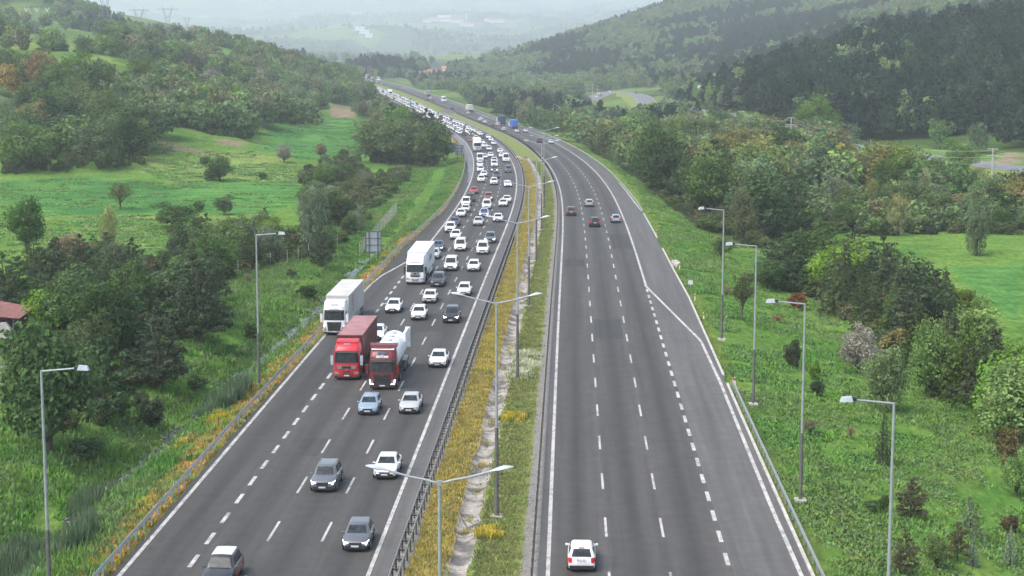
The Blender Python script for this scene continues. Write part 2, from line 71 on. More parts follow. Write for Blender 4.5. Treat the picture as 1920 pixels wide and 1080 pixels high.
def _ker(d2): return np.sqrt(d2+.03**2)
_A=_ker(((_Q[:,None]-_Q[None])**2).sum(-1));_n=len(TP)
_M=np.zeros((_n+3,_n+3));_M[:_n,:_n]=_A+np.eye(_n)*-2e-5;_M[:_n,_n]=1;_M[:_n,_n+1:]=_Q;_M[_n:,:_n]=_M[:_n,_n:].T
_SC=lambda y:(np.maximum(y,0)+150.)   # heights solved as angles so near and far weigh alike
_W=np.linalg.solve(_M,np.concatenate([TP[:,2]/_SC(TP[:,1]),[0,0,0]]))
def rbf(x,y):
    x=np.asarray(x,float);y=np.asarray(y,float);sh=x.shape;x=x.ravel();y=y.ravel();out=np.empty(len(x))
    for i in range(0,len(x),20000):
        q=_q(x[i:i+20000],y[i:i+20000])
        out[i:i+20000]=_ker(((q[:,None]-_Q[None])**2).sum(-1))@_W[:_n]+_W[_n]+q@_W[_n+1:]
    return (out*_SC(y)).reshape(sh)
def ss(a,b,x):
    t=np.clip((x-a)/(b-a),0,1);return t*t*(3-2*t)
def lrail(D): return np.interp(D,[0,140,185,225,270,345,500],[16.1,16.1,15.7,15.25,15.0,13.5,13.8])
def ditch(D): return np.interp(D,[0,118,134,154,198,260,330],[8.5,8.5,8.4,7.6,6.3,6.5,7])
def latL(x,y): return (x-xL(y))/np.sqrt(1+hL(y)**2)
def latR(x,y): return (x-xR(y))/np.sqrt(1+hR(y)**2)
def hash2(i,j): 
    v=np.sin(i*127.1+j*311.7)*43758.5453;return v-np.floor(v)
def vnoise(x,y):
    i=np.floor(x);j=np.floor(y);u=x-i;v=y-j;u=u*u*(3-2*u);v=v*v*(3-2*v)
    return (hash2(i,j)*(1-u)+hash2(i+1,j)*u)*(1-v)+(hash2(i,j+1)*(1-u)+hash2(i+1,j+1)*u)*v
def fbm(x,y,o=4):
    a=0;w=.5
    for k in range(o): a=a+w*vnoise(x,y);x=x*2.03+17.;y=y*2.03+9.;w*=.5
    return a
def terr(x,y):
    x=np.asarray(x,float);y=np.asarray(y,float)
    r=rbf(x,y);z0=zp(y);dl=-latL(x,y)-lrail(y);dr=latR(x,y)-16.4
    far=ss(300,900,np.abs(y));r=r+(fbm(x/9.,y/9.)-.47)*(.9+2*far)*ss(0,30,np.maximum(dl,dr))+(fbm(x/90.+3,y/90.)-.47)*14*ss(2600,4500,y)+(fbm(x/800.+1.7,y/1100.+.4)-.47)*260*ss(6800,9500,y)
    on=ss(2350,2000,y)
    dc=ditch(y);dep=2.5*ss(420,300,y)+.7
    ver=z0-.12-.09*np.maximum(dl,0)
    wob=(fbm(y/7.+5,x*0+2.)-.5)*1.6
    d=dl-dc-wob
    vz=ver-(dep-.3)*ss(-5.,-.9,d)
    zl=vz*(1-ss(.6,7.5,d))+r*ss(.6,7.5,d)
    zr=(z0-.1-.10*np.maximum(dr,0))*(1-ss(.5,20,dr))+r*ss(.5,20,dr)
    z=np.where(dl>0,zl,np.where(dr>0,zr,z0-.85))
    return z*on+r*(1-on)
# ---------------------------------------------------------------- helpers
rng=np.random.default_rng(7); rnd=random.Random(11)
class MB:
    def __init__(s): s.v=[];s.f=[];s.m=[];s.uv=None
    def add(s,vs,fs,mi=0):
        b=len(s.v);s.v+=[tuple(map(float,v)) for v in vs];s.f+=[tuple(b+i for i in f) for f in fs];s.m+=[mi]*len(fs);return s
    def box(s,c,d,mi=0,M=None,taper=(1,1)):
        x,y,z=c;a,b,h=d[0]/2,d[1]/2,d[2]/2;tx,ty=taper
        vs=[(-a,-b,-h),(a,-b,-h),(a,b,-h),(-a,b,-h),(-a*tx,-b*ty,h),(a*tx,-b*ty,h),(a*tx,b*ty,h),(-a*tx,b*ty,h)]
        vs=[Vector(v) for v in vs]
        if M is not None: vs=[M@v for v in vs]
        return s.add([(v.x+x,v.y+y,v.z+z) for v in vs],[(0,3,2,1),(4,5,6,7),(0,1,5,4),(1,2,6,5),(2,3,7,6),(3,0,4,7)],mi)
    def hexa(s,p,mi=0): # 4 bottom, 4 top points, counter-clockwise
        return s.add(p,[(0,3,2,1),(4,5,6,7),(0,1,5,4),(1,2,6,5),(2,3,7,6),(3,0,4,7)],mi)
    def tube(s,p,q,r0,r1=None,n=8,mi=0,cap=True):
        r1=r0 if r1 is None else r1;p=Vector(p);q=Vector(q);d=(q-p).normalized()
        a=d.orthogonal().normalized();b=d.cross(a);vs=[];fs=[]
        for c,r in((p,r0),(q,r1)):
            for i in range(n):
                t=2*math.pi*i/n;vs.append(c+a*(r*math.cos(t))+b*(r*math.sin(t)))
        fs=[(i,(i+1)%n,n+(i+1)%n,n+i) for i in range(n)]
        if cap: fs+=[tuple(range(n-1,-1,-1)),tuple(range(n,2*n))]
        return s.add(vs,fs,mi)
    def loft(s,rings,mi=0,cap=True,closed=True):
        n=len(rings[0]);vs=[p for r in rings for p in r];fs=[]
        for k in range(len(rings)-1):
            for i in range(n if closed else n-1):
                j=(i+1)%n;fs.append((k*n+i,k*n+j,(k+1)*n+j,(k+1)*n+i))
        if cap: fs+=[tuple(range(n-1,-1,-1)),tuple(range((len(rings)-1)*n,len(rings)*n))]
        return s.add(vs,fs,mi)
    def lathe(s,prof,c=(0,0,0),n=16,mi=0,axis='z'):
        vs=[];fs=[];k=len(prof)
        for r,h in prof:
            for i in range(n):
                t=2*math.pi*i/n;a,b=r*math.cos(t),r*math.sin(t)
                vs.append({'z':(a,b,h),'x':(h,a,b),'y':(a,h,b)}[axis])
        vs=[(v[0]+c[0],v[1]+c[1],v[2]+c[2]) for v in vs]
        for j in range(k-1):
            for i in range(n): fs.append((j*n+i,j*n+(i+1)%n,(j+1)*n+(i+1)%n,(j+1)*n+i))
        fs+=[tuple(range(n-1,-1,-1)),tuple(range((k-1)*n,k*n))]
        return s.add(vs,fs,mi)
    def mesh(s,name,mats,smooth=40):
        me=bpy.data.meshes.new(name);me.from_pydata(s.v,[],s.f)
        for m in (mats if isinstance(mats,(list,tuple)) else [mats]): me.materials.append(m)
        if any(s.m): me.polygons.foreach_set('material_index',s.m)
        bm=bmesh.new();bm.from_mesh(me);bmesh.ops.recalc_face_normals(bm,faces=bm.faces);bm.to_mesh(me);bm.free()
        if smooth: me.shade_smooth();me.set_sharp_from_angle(angle=R(smooth))
        me.update();return me
def tagp(o,label=None,cat=None,group=None,kind=None):
    if label:o['label']=label
    if cat:o['category']=cat
    if group:o['group']=group
    if kind:o['kind']=kind
    return o
def obj(name,me,parent=None,**k):
    o=bpy.data.objects.new(name,me);COL.objects.link(o)
    if parent is not None:o.parent=parent
    return tagp(o,**k)
def thing(name,label,cat,loc=(0,0,0),rz=0,group=None):
    o=bpy.data.objects.new(name,None);COL.objects.link(o);o.location=loc;o.rotation_euler=(0,0,rz);o.empty_display_size=.5
    return tagp(o,label,cat,group)
KIDS={}
def part(name,me,parent,color=None,loc=None):
    o=obj(name,me,parent);KIDS.setdefault(parent.name,[]).append(o)
    if color:o.color=(*color,1)
    if loc is not None:o.location=loc
    return o
def copy_tree(o,parent=None):
    c=o.copy();COL.objects.link(c)
    if parent is not None:c.parent=parent;KIDS.setdefault(parent.name,[]).append(c)
    for ch in KIDS.get(o.name,[]): copy_tree(ch,c)
    return c
def npmesh(name,V,Q,mats,col=None,smooth=False,uv=None):
    me=bpy.data.meshes.new(name);V=np.asarray(V,np.float32);Q=np.asarray(Q,np.int32);n=len(Q);k=Q.shape[1]
    me.vertices.add(len(V));me.vertices.foreach_set('co',V.ravel());me.loops.add(n*k);me.loops.foreach_set('vertex_index',Q.ravel())
    me.polygons.add(n);me.polygons.foreach_set('loop_start',np.arange(0,n*k,k,dtype=np.int32))
    for m in (mats if isinstance(mats,(list,tuple)) else [mats]): me.materials.append(m)
    me.update(calc_edges=True)
    if col is not None:
        a=me.color_attributes.new('tint','FLOAT_COLOR','POINT');c=np.ones((len(V),4),np.float32);c[:,:3]=col;a.data.foreach_set('color',c.ravel())
    if uv is not None:
        l=me.uv_layers.new(name='uv');l.data.foreach_set('uv',np.asarray(uv,np.float32)[Q.ravel()].ravel())
    if smooth: me.shade_smooth()
    return me
# ---------------------------------------------------------------- materials
class NT:
    def __init__(s,name):
        s.m=bpy.data.materials.new(name);s.m.use_nodes=True;s.t=s.m.node_tree;s.b=s.t.nodes['Principled BSDF'];s.L=s.t.links.new
    def n(s,ty,**k):
        x=s.t.nodes.new(ty)
        for a,v in k.items():
            if a.startswith('i_'): x.inputs[a[2:].replace('_',' ')].default_value=v
            else: setattr(x,a,v)
        return x
    def noise(s,vec,scale,detail=4,rough=.55):
        x=s.n('ShaderNodeTexNoise');x.inputs['Scale'].default_value=scale;x.inputs['Detail'].default_value=detail;x.inputs['Roughness'].default_value=rough
        if vec is not None:s.L(vec,x.inputs['Vector'])
        return x.outputs['Fac']
    def ramp(s,f,*st):
        x=s.n('ShaderNodeValToRGB');e=x.color_ramp.elements
        while len(e)<len(st): e.new(.5)
        for q,(p,c) in zip(e,st): q.position=p;q.color=(*c,1) if len(c)==3 else c
        s.L(f,x.inputs[0]);return x.outputs[0]
    def mix(s,f,a,b,mode='MIX'):
        x=s.n('ShaderNodeMix',data_type='RGBA',blend_type=mode)
        for i,v in((0,f),(6,a),(7,b)):
            if isinstance(v,(int,float)): x.inputs[i].default_value=v
            elif isinstance(v,tuple): x.inputs[i].default_value=(*v,1)
            else: s.L(v,x.inputs[i])
        return x.outputs[2]
    def math(s,op,a,b=0.,c=0.):
        x=s.n('ShaderNodeMath',operation=op)
        for i,v in enumerate((a,b,c)):
            if isinstance(v,(int,float)): x.inputs[i].default_value=v
            else: s.L(v,x.inputs[i])
        return x.outputs[0]
    def coord(s,k='Object'): return s.n('ShaderNodeTexCoord').outputs[k]
    def pos(s): return s.n('ShaderNodeNewGeometry').outputs['Position']
    def fin(s,col,rough=.8,metal=0.,spec=.5,bump=None,bs=.3,bd=.05,coat=0):
        b=s.b
        if isinstance(col,tuple): b.inputs['Base Color'].default_value=(*col,1)
        else: s.L(col,b.inputs['Base Color'])
        if isinstance(rough,float): b.inputs['Roughness'].default_value=rough
        else: s.L(rough,b.inputs['Roughness'])
        b.inputs['Metallic'].default_value=metal;b.inputs['Specular IOR Level'].default_value=spec
        if coat: b.inputs['Coat Weight'].default_value=coat;b.inputs['Coat Roughness'].default_value=.05
        if bump is not None:
            x=s.n('ShaderNodeBump');x.inputs['Strength'].default_value=bs;x.inputs['Distance'].default_value=bd;s.L(bump,x.inputs['Height']);s.L(x.outputs[0],b.inputs['Normal'])
        return s.m
def simple(name,c,rough=.6,metal=0.,var=.25,scale=3.,spec=.5):
    n=NT(name);f=n.noise(n.coord(),scale,5)
    return n.fin(n.mix(1.,c,n.ramp(f,(.3,(1-var,)*3),(.7,(1+var*.4,)*3)),'MULTIPLY'),rough,metal,spec)
def m_paint():
    n=NT('car_paint');oi=n.n('ShaderNodeObjectInfo');f=n.noise(n.coord(),5,3)
    d=n.mix(1.,oi.outputs['Color'],n.ramp(f,(.35,(.9,.9,.88)),(.65,(1,1,1))),'MULTIPLY')
    return n.fin(d,.32,0.,.5,coat=.6)
def m_glass():
    n=NT('car_glass');f=n.noise(n.coord(),2.5,2)
    return n.fin(n.ramp(f,(.4,(.012,.016,.02)),(.65,(.035,.045,.05))),.1,0.,.28)
def emit(name,c,e,base=(.8,.8,.8)):
    n=NT(name);m=n.fin(base,.2);n.b.inputs['Emission Color'].default_value=(*c,1);n.b.inputs['Emission Strength'].default_value=e;return m
def m_asphalt(name,c0,c1,track,tone=1.):
    n=NT(name);p=n.pos();uv=n.n('ShaderNodeUVMap',uv_map='uv').outputs[0];sx=n.n('ShaderNodeSeparateXYZ');n.L(uv,sx.inputs[0])
    st=n.n('ShaderNodeMapping');st.inputs['Scale'].default_value=(1,.02,1);n.L(uv,st.inputs[0])
    long=n.noise(st.outputs[0],1.3,5,.6);big=n.noise(p,.06,3);fine=n.noise(p,18,2,.7);mid=n.noise(p,.9,4,.6)
    base=n.mix(big,c0,c1)
    lane=n.math('FRACT',n.math('DIVIDE',n.math('ADD',sx.outputs[0],40*3.77+.02),3.77))
    oil=n.math('MULTIPLY',n.math('SUBTRACT',.5,n.math('ABSOLUTE',n.math('SUBTRACT',lane,.5))),2.)
    dark=n.math('MULTIPLY',n.math('SMOOTH_MIN',n.math('POWER',oil,1.6),1.,.1),n.math('MULTIPLY',n.math('ADD',long,.25),track))
    col=n.mix(dark,base,tuple(x*.42 for x in c0))
    col=n.mix(.65,col,n.ramp(long,(.25,(.55,.55,.57)),(.75,(1.3,1.28,1.26))),'MULTIPLY')
    col=n.mix(.8,col,n.ramp(mid,(.3,(.86,)*3),(.7,(1.1,)*3)),'MULTIPLY')
    col=n.mix(.7,col,n.ramp(fine,(.3,(.75,)*3),(.7,(1.25,)*3)),'MULTIPLY')
    return n.fin(col,.7,0.,.15,bump=fine,bs=.15,bd=.01)
def m_leaf():
    n=NT('leaves');oi=n.n('ShaderNodeObjectInfo');a=n.n('ShaderNodeAttribute',attribute_name='tint')
    c=n.mix(1.,oi.outputs['Color'],a.outputs['Color'],'MULTIPLY')
    h=n.n('ShaderNodeHueSaturation');n.L(c,h.inputs['Color'])
    rr=oi.outputs['Random'];n.L(n.math('MULTIPLY_ADD',rr,.03,.488),h.inputs['Hue']);n.L(n.math('MULTIPLY_ADD',n.math('FRACT',n.math('MULTIPLY',rr,7.3)),.5,.72),h.inputs['Value']);n.L(n.math('MULTIPLY_ADD',n.math('FRACT',n.math('MULTIPLY',rr,3.7)),.35,.75),h.inputs['Saturation'])
    n.fin(h.outputs[0],1.,0.,.0)
    tr=n.n('ShaderNodeBsdfTranslucent');n.L(h.outputs[0],tr.inputs[0]);mx=n.n('ShaderNodeMixShader',);mx.inputs[0].default_value=.3
    n.L(n.b.outputs[0],mx.inputs[1]);n.L(tr.outputs[0],mx.inputs[2]);n.L(mx.outputs[0],n.t.nodes['Material Output'].inputs[0]);return n.m
def m_terrain():
    n=NT('meadow_ground');p=n.pos();a=n.n('ShaderNodeAttribute',attribute_name='tint')
    st=n.n('ShaderNodeMapping');st.inputs['Scale'].default_value=(1,.35,1);n.L(p,st.inputs[0])
    f=n.noise(st.outputs[0],1.6,6,.65);g=n.noise(p,.22,5,.6);h=n.noise(p,.02,5,.6)
    c=n.mix(1.,a.outputs['Color'],n.ramp(f,(.3,(.6,.62,.6)),(.7,(1.3,1.28,1.2))),'MULTIPLY')
    c=n.mix(1.,c,n.ramp(g,(.3,(.72,.78,.75)),(.7,(1.22,1.15,1.1))),'MULTIPLY')
    c=n.mix(.7,c,n.ramp(h,(.3,(.8,.85,.85)),(.7,(1.15,1.1,1.1))),'MULTIPLY')
    return n.fin(c,1.,0.,.0,bump=f,bs=.7,bd=.35)
def m_ground(name,a,b,c,s1=2.2,s2=.35,bs=.8,bd=.12):
    n=NT(name);p=n.pos();f=n.noise(p,s1,6,.68);g=n.noise(p,s2,4)
    col=n.mix(g,n.ramp(f,(.32,a),(.68,b)),n.ramp(f,(.3,c),(.7,b)))
    return n.fin(col,1.,0.,.0,bump=f,bs=bs,bd=bd)
def m_concrete(name='channel_concrete'):
    n=NT(name);p=n.pos();v=n.n('ShaderNodeTexVoronoi',feature='DISTANCE_TO_EDGE');v.inputs['Scale'].default_value=.42
    wv=n.mix(.25,p,n.n('ShaderNodeTexNoise').outputs['Color']);n.L(wv,v.inputs['Vector'])
    f=n.noise(p,3,6,.7);g=n.noise(p,.5,5,.6);k=n.ramp(v.outputs[0],(.0,(0,0,0)),(.02,(1,1,1)))
    c=n.mix(n.ramp(g,(.42,(0,0,0)),(.55,(1,1,1))),(.14,.135,.128),(.36,.335,.30));c=n.mix(1.,c,n.ramp(f,(.3,(.6,.6,.6)),(.7,(1.25,1.22,1.2))),'MULTIPLY')
    c=n.mix(k,(.06,.055,.04),c);return n.fin(c,.9,0.,.2,bump=f,bs=.5,bd=.05)
def m_line():
    n=NT('road_paint');p=n.pos();f=n.noise(p,9,6,.75);g=n.noise(p,.8,4,.6);k=n.math('ADD',f,n.math('MULTIPLY',g,.55))
    return n.fin(n.mix(n.ramp(k,(.76,(0,0,0)),(.88,(1,1,1))),n.mix(g,(.52,.51,.485),(.40,.39,.375)),(.20,.195,.19)),.9,0.,.1)
def m_water():
    n=NT('stream_water');f=n.noise(n.pos(),1.7,5,.7);return n.fin(n.ramp(f,(.54,(.035,.04,.036)),(.66,(.42,.44,.44))),.12,0.,.6,bump=f,bs=.6,bd=.1)
M={}
M['paint']=m_paint();M['glass']=m_glass();M['leaf']=m_leaf();M['terrain']=m_terrain();M['concrete']=m_concrete()
M['asL']=m_asphalt('asphalt_inbound',(.067,.065,.062),(.084,.081,.078),.6);M['asR']=m_asphalt('asphalt_outbound',(.075,.072,.069),(.092,.088,.084),.75);M['shoulder']=m_asphalt('asphalt_shoulder',(.098,.096,.094),(.12,.117,.114),.05);M['asPale']=m_asphalt('asphalt_pale',(.14,.145,.155),(.19,.195,.205),.0)
M['line']=m_line();M['patch']=m_asphalt('asphalt_patch',(.05,.049,.048),(.062,.061,.06),.2);M['tar']=simple('crack_sealant',(.03,.03,.03),.7,0.,.2);M['zinc']=simple('galvanised_steel',(.40,.42,.44),.4,.55,.25,4.);M['dkrail']=simple('dark_steel',(.055,.05,.047),.6,.2,.4,3.);M['pole']=simple('lamp_pole_steel',(.36,.39,.41),.45,.35,.2,2.);M['lampgrey']=simple('lamp_housing',(.42,.47,.52),.4,0.,.15,3.)
M['tyre']=simple('tyre_rubber',(.018,.018,.019),.85,0.,.2);M['rim']=simple('alloy_rim',(.32,.33,.34),.35,.6,.2);M['plastic']=simple('black_plastic',(.02,.02,.022),.55,0.,.3);M['chrome']=simple('chrome',(.6,.61,.63),.18,.9,.1);M['lens']=simple('lamp_lens',(.26,.275,.29),.12,0.,.5,9.);M['lit']=emit('lamp_lit',(1,.9,.75),3.);M['orange']=emit('lamp_orange',(1,.5,.2),2.5);M['drl']=emit('lamp_white_strip',(.95,.97,1),2.);M['tail']=simple('tail_lamp',(.45,.02,.02),.2,0.,.3,9.);M['brake']=emit('tail_lit',(1,.03,.02),.15,(.45,.01,.01));M['plate']=simple('plate_white',(.62,.63,.64),.5,0.,.35,14.);M['plateblue']=simple('plate_blue',(.03,.08,.35),.5)
M['white']=simple('white_panel',(.74,.75,.76),.42,0.,.1,.8);M['dirtywhite']=simple('dusty_white_tarp',(.52,.50,.47),.6,0.,.2,.7);M['redcab']=simple('red_cab_paint',(.50,.022,.035),.3,0.,.15,1.);M['wine']=simple('wine_red_cab_paint',(.15,.018,.022),.3,0.,.2,1.);M['maroonbox']=simple('brown_container_steel',(.135,.035,.035),.55,0.,.3,1.2);M['maroontop']=simple('pale_container_roof',(.33,.16,.16),.7,0.,.3,.8);M['navy']=simple('navy_tarp',(.025,.05,.13),.5,0.,.2);M['blue']=simple('blue_tarp',(.03,.15,.50),.45,0.,.2);M['bluetext']=simple('lettering_grey_blue',(.30,.34,.38),.6);M['redmark']=simple('red_mark',(.5,.12,.08),.6);M['greybox']=simple('grey_trailer',(.33,.32,.31),.6)
M['poledark']=simple('lamp_pole_weathered',(.13,.13,.125),.6,.2,.3);M['bark']=simple('bark',(.085,.068,.052),.9,0.,.5,4.);M['barkpale']=simple('pale_bark',(.2,.18,.15),.9,0.,.4,4.)
M['gravel']=m_ground('median_gravel',(.16,.155,.145),(.30,.29,.27),(.11,.10,.09),5.,.6);M['dry']=m_ground('dry_grass_ground',(.26,.175,.035),(.42,.31,.075),(.18,.15,.04),2.5,.4);M['green']=m_ground('median_grass_ground',(.12,.15,.045),(.23,.25,.09),(.09,.17,.04),2.5,.3)
M['stone']=simple('pale_stone',(.45,.43,.4),.85,0.,.4,2.);M['water']=m_water();M['foam']=simple('stream_foam',(.55,.57,.56),.5,0.,.6,3.);M['signback']=simple('sign_back_aluminium',(.34,.38,.42),.5,.3,.15,1.);M['signdark']=simple('sign_frame',(.06,.055,.05),.7);M['bluegrey']=simple('gantry_back_panel',(.10,.15,.21),.6);M['signwhite']=simple('sign_white',(.6,.62,.64),.6);M['markred']=simple('marker_red',(.6,.05,.03),.5)
M['roof']=simple('terracotta_tiles',(.42,.14,.10),.85,0.,.35,2.);M['roofold']=simple('old_red_roof',(.23,.10,.085),.85,0.,.4,1.5);M['wood']=simple('grey_timber',(.2,.185,.17),.85,0.,.35,2.);M['wall']=simple('plaster_wall',(.62,.60,.56),.85,0.,.2,.5);M['dark']=simple('dark_opening',(.02,.02,.02),.8);M['pylon']=simple('lattice_steel',(.20,.22,.24),.6,.2,.2);M['insul']=simple('insulator_white',(.75,.77,.78),.4);M['pole2']=simple('concrete_pole',(.42,.41,.39),.85,0.,.2);M['wire']=simple('cable',(.45,.46,.46),.6);M['orangewall']=simple('orange_sign_face',(.62,.2,.08),.6)
# ---------------------------------------------------------------- terrain
def terrain():
    rows=np.concatenate([np.arange(-200,60,20.),np.arange(60,420,1.),420*np.exp(np.arange(0,math.log(19000/420),.005))])
    s=[0.]; d=.85
    while s[-1]<14000:
        if s[-1]>48: d*=1.035
        s.append(s[-1]+d)
    s=np.array(s);s=np.concatenate([-s[:0:-1],s])
    X=(ext(rows,(_XRF+_XLF)/2)[:,None]*np.clip((9000-rows[:,None])/6000,0,1)+s[None]);Y=np.repeat(rows[:,None],len(s),1)
    Z=terr(X,Y);V=np.stack([X,Y,Z],-1).reshape(-1,3);nr,nc=X.shape
    i=np.arange(nr*nc).reshape(nr,nc);Q=np.stack([i[:-1,:-1],i[:-1,1:],i[1:,1:],i[1:,:-1]],-1).reshape(-1,4)
    x,y=V[:,0],V[:,1];n1=fbm(x/14.,y/22.);n2=fbm(x/4+9,y/7.);n3=fbm(x/45+4,y/60.)
    def L(a,b,t): return np.array(a)[None]*(1-t[:,None])+np.array(b)[None]*t[:,None]
    C=L((.09,.19,.042),(.135,.235,.055),ss(.3,.65,n1));C=C*(1-.35*ss(.5,.75,n2)[:,None])+np.array((.16,.2,.06))[None]*.35*ss(.5,.75,n2)[:,None]
    far=ss(450,900,y)[:,None];C=C*(1-far)+far*L((.085,.145,.05),(.14,.205,.065),ss(.4,.6,n3))
    T={'crop':((.065,.18,.055),(.095,.225,.062)),'meadow':((.125,.215,.055),(.175,.24,.075)),'light':((.16,.25,.06),(.2,.26,.08)),'dirt':((.20,.16,.115),(.26,.21,.15)),'yard':((.33,.31,.28),(.42,.4,.37)),'rock':((.60,.36,.28),(.70,.5,.42))}
    for kind,poly in FIELDS:
        P=np.array(poly);ins=inpoly(x+(n2-.5)*3,y+(n2-.5)*4,P);a,b=T[kind];c=L(a,b,ss(.35,.6,n1))
        if kind=='crop': c=c*(1-.22*(np.sin(y*.9+np.sin(x*.08)*1.5)>.75))[:,None]
        if kind=='rock': c=np.where((n3>.53)[:,None],C,c)
        C=np.where(ins[:,None],c,C)
    fl=(fbm(x/160+3,y/210.));fm=(y>2400)&(fl>.55);C=np.where(fm[:,None],np.array((.15,.21,.08)),C);C=np.where(((y>2400)&(fl<=.55))[:,None],np.array((.07,.10,.06))*(.8+.5*n3[:,None]),C)
    dl=-latL(x,y)-lrail(y);dr=latR(x,y)-16.4;rd=(y<2300)
    n4=fbm(x/1.3+5,y/2.6);t=ss(2.6,.7,dl+(n2-.5)*3.+(n4-.5)*2.4)*(dl>0)*rd*ss(.36,.56,n1*.6+n4*.4+.1);C=C*(1-t[:,None])+np.array((.30,.19,.06))*t[:,None]
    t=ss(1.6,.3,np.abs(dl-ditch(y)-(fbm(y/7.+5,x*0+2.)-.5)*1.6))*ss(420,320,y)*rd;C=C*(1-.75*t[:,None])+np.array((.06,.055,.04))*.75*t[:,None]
    t=ss(2.2,.3,dr+(n2-.5)*2)*(dr>0)*rd*.6;C=C*(1-t[:,None])+np.array((.12,.13,.04))*t[:,None]
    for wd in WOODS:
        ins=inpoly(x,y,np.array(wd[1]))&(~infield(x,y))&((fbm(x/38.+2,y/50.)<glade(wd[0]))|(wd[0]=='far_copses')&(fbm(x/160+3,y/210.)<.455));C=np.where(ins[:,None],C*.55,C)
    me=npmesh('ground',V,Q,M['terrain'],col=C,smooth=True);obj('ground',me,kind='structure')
def inpoly(x,y,P):
    r=np.zeros(np.shape(x),bool);n=len(P)
    for i in range(n):
        (x1,y1),(x2,y2)=P[i],P[(i+1)%n]
        if y1==y2: continue
        c=((y1>y)!=(y2>y))&(x<(x2-x1)*(y-y1)/(y2-y1)+x1);r^=c
    return r
def infield(x,y):
    r=np.zeros(np.shape(x),bool)
    for k,p in FIELDS: r|=inpoly(x,y,np.array(p))
    return r
# woods drawn as one mass each: name, outline, spacing, share of conifers, label
WOODS=[
('hillside_wood',[(-175,615),(-125,560),(-76,700),(-76,800),(-84,960),(-80,1020),(-108,1250),(-140,1420),(-235,1260),(-330,1050),(-320,800),(-235,690)],7.,.08,'mixed pale green and grey broadleaf wood covering the left hillside'),
('far_hill_wood',[(-700,1180),(-420,1100),(-330,1230),(-300,1300),(-312,1440),(-345,1660),(-450,1750),(-800,1700)],8.,.3,'hazy wood on the high hill at the top left edge'),
('ridge_wood',[(-420,1250),(-250,1200),(-240,1500),(-300,1900),(-520,2100),(-620,1800)],11.,.2,'hazy tree line along the ridge under the pylons'),
('pine_hill_wood',[(100,690),(122,650),(160,595),(215,590),(400,520),(520,560),(520,930),(400,1010),(150,1030),(100,900)],6.6,.74,'dark conifer wood on the near right hill'),
('mountain_wood',[(-70,2000),(0,1830),(70,1640),(120,1480),(185,1400),(150,1050),(420,1000),(900,1200),(1300,2600),(250,2750),(0,2650),(-90,2350)],8.5,.55,'blue hazed wood covering the big hill on the right'),
('knoll_wood',[(-250,1870),(-112,1840),(-100,2100),(-240,2150)],7.,.7,'dark wooded knoll beyond the far end of the traffic jam'),
('valley_wood',[(10,640),(52,690),(60,600),(112,640),(96,690),(112,860),(108,1000),(66,1050),(36,1230),(66,1440),(128,1440),(110,1520),(62,1680),(0,1840),(-70,1950),(-110,1800),(-72,1520),(-42,1300),(-18,1080),(0,850)],8.5,.12,'leafy wood filling the valley between the two roads'),
('slope_wood',[(102,760),(150,1030),(190,1400),(140,1470),(97,1330),(98,1000)],7.5,.25,'leafy wood on the slope above the valley road bend'),
('far_ridge_wood',[(-330,5500),(60,5900),(120,6600),(-260,6600)],26.,.5,'faint blue wood on the distant ridge right of the quarry'),
('verge_wood',[(-42,660),(-60,640),(-80,800),(-74,1000),(-100,1240),(-120,1400),(-180,1700),(-240,1900),(-195,1700),(-150,1460),(-112,1250),(-78,1040),(-58,900)],7.,.15,'leafy wood between the left hillside and the traffic jam'),
('far_copses',[(-900,2600),(300,2500),(900,3300),(2000,10500),(-2600,10500)],42.,.2,'scattered hedges and copses on the distant hazy slopes')]
def glade(n): return .425 if n=='hillside_wood' else .46 if n in('ridge_wood','far_hill_wood') else -1. if n=='far_copses' else 9. if n in('mountain_wood','pine_hill_wood') else .6
def strip(name,fn,D,S,z,mat,Zs=None,label=None):
    D=np.asarray(D,float);V=[];uv=[]
    for k,s in enumerate(S):
        so=s(D) if callable(s) else s
        p=fn(D,so,z+(Zs[k] if Zs is not None else 0.));V.append(p);uv.append(np.stack([so+0*D,D],-1))
    V=np.stack(V,1).reshape(-1,3);uv=np.stack(uv,1).reshape(-1,2);n,m=len(D),len(S);i=np.arange(n*m).reshape(n,m)
    Q=np.stack([i[:-1,:-1],i[:-1,1:],i[1:,1:],i[1:,:-1]],-1).reshape(-1,4)
    return obj(name,npmesh(name,V,Q,mat,uv=uv,smooth=True),kind='structure')
# ---- the second road across the valley
R2PATH=np.array([(40,1120),(49,1165),(60,1245),(72,1330),(80,1370),(86,1340),(89.6,1285),(89,1200),(85,1100),(84,1000),(90,860),(99,720),(106,640),(111,590),(116,553),(121,526),(127,505),(132,488),(137,462),(146,430),(170,385)],float)
def resample(P,d):
    L=np.concatenate([[0],np.cumsum(np.hypot(*np.diff(P,axis=0).T))]);t=np.arange(0,L[-1],d);x=np.interp(t,L,P[:,0]);y=np.interp(t,L,P[:,1])
    k=np.ones(5)/5
    for _ in range(2): x=np.convolve(np.pad(x,2,mode='edge'),k,'valid');y=np.convolve(np.pad(y,2,mode='edge'),k,'valid')
    return np.stack([x,y],1)
R2=resample(R2PATH,8.)
def r2dist(x,y):
    x=np.asarray(x,float);y=np.asarray(y,float);d=np.full(x.shape,1e9)
    for a in R2: d=np.minimum(d,np.hypot(x-a[0],y-a[1]))
    return d
R2Z=rbf(R2[:,0],R2[:,1])+2.2;R2Z=np.convolve(np.pad(R2Z,6,mode='edge'),np.ones(13)/13,'valid')
terrain()
DR=np.concatenate([np.arange(-60,600,3.),np.arange(600,2300,6.)])
lw=lambda D:-lrail(D)+.35
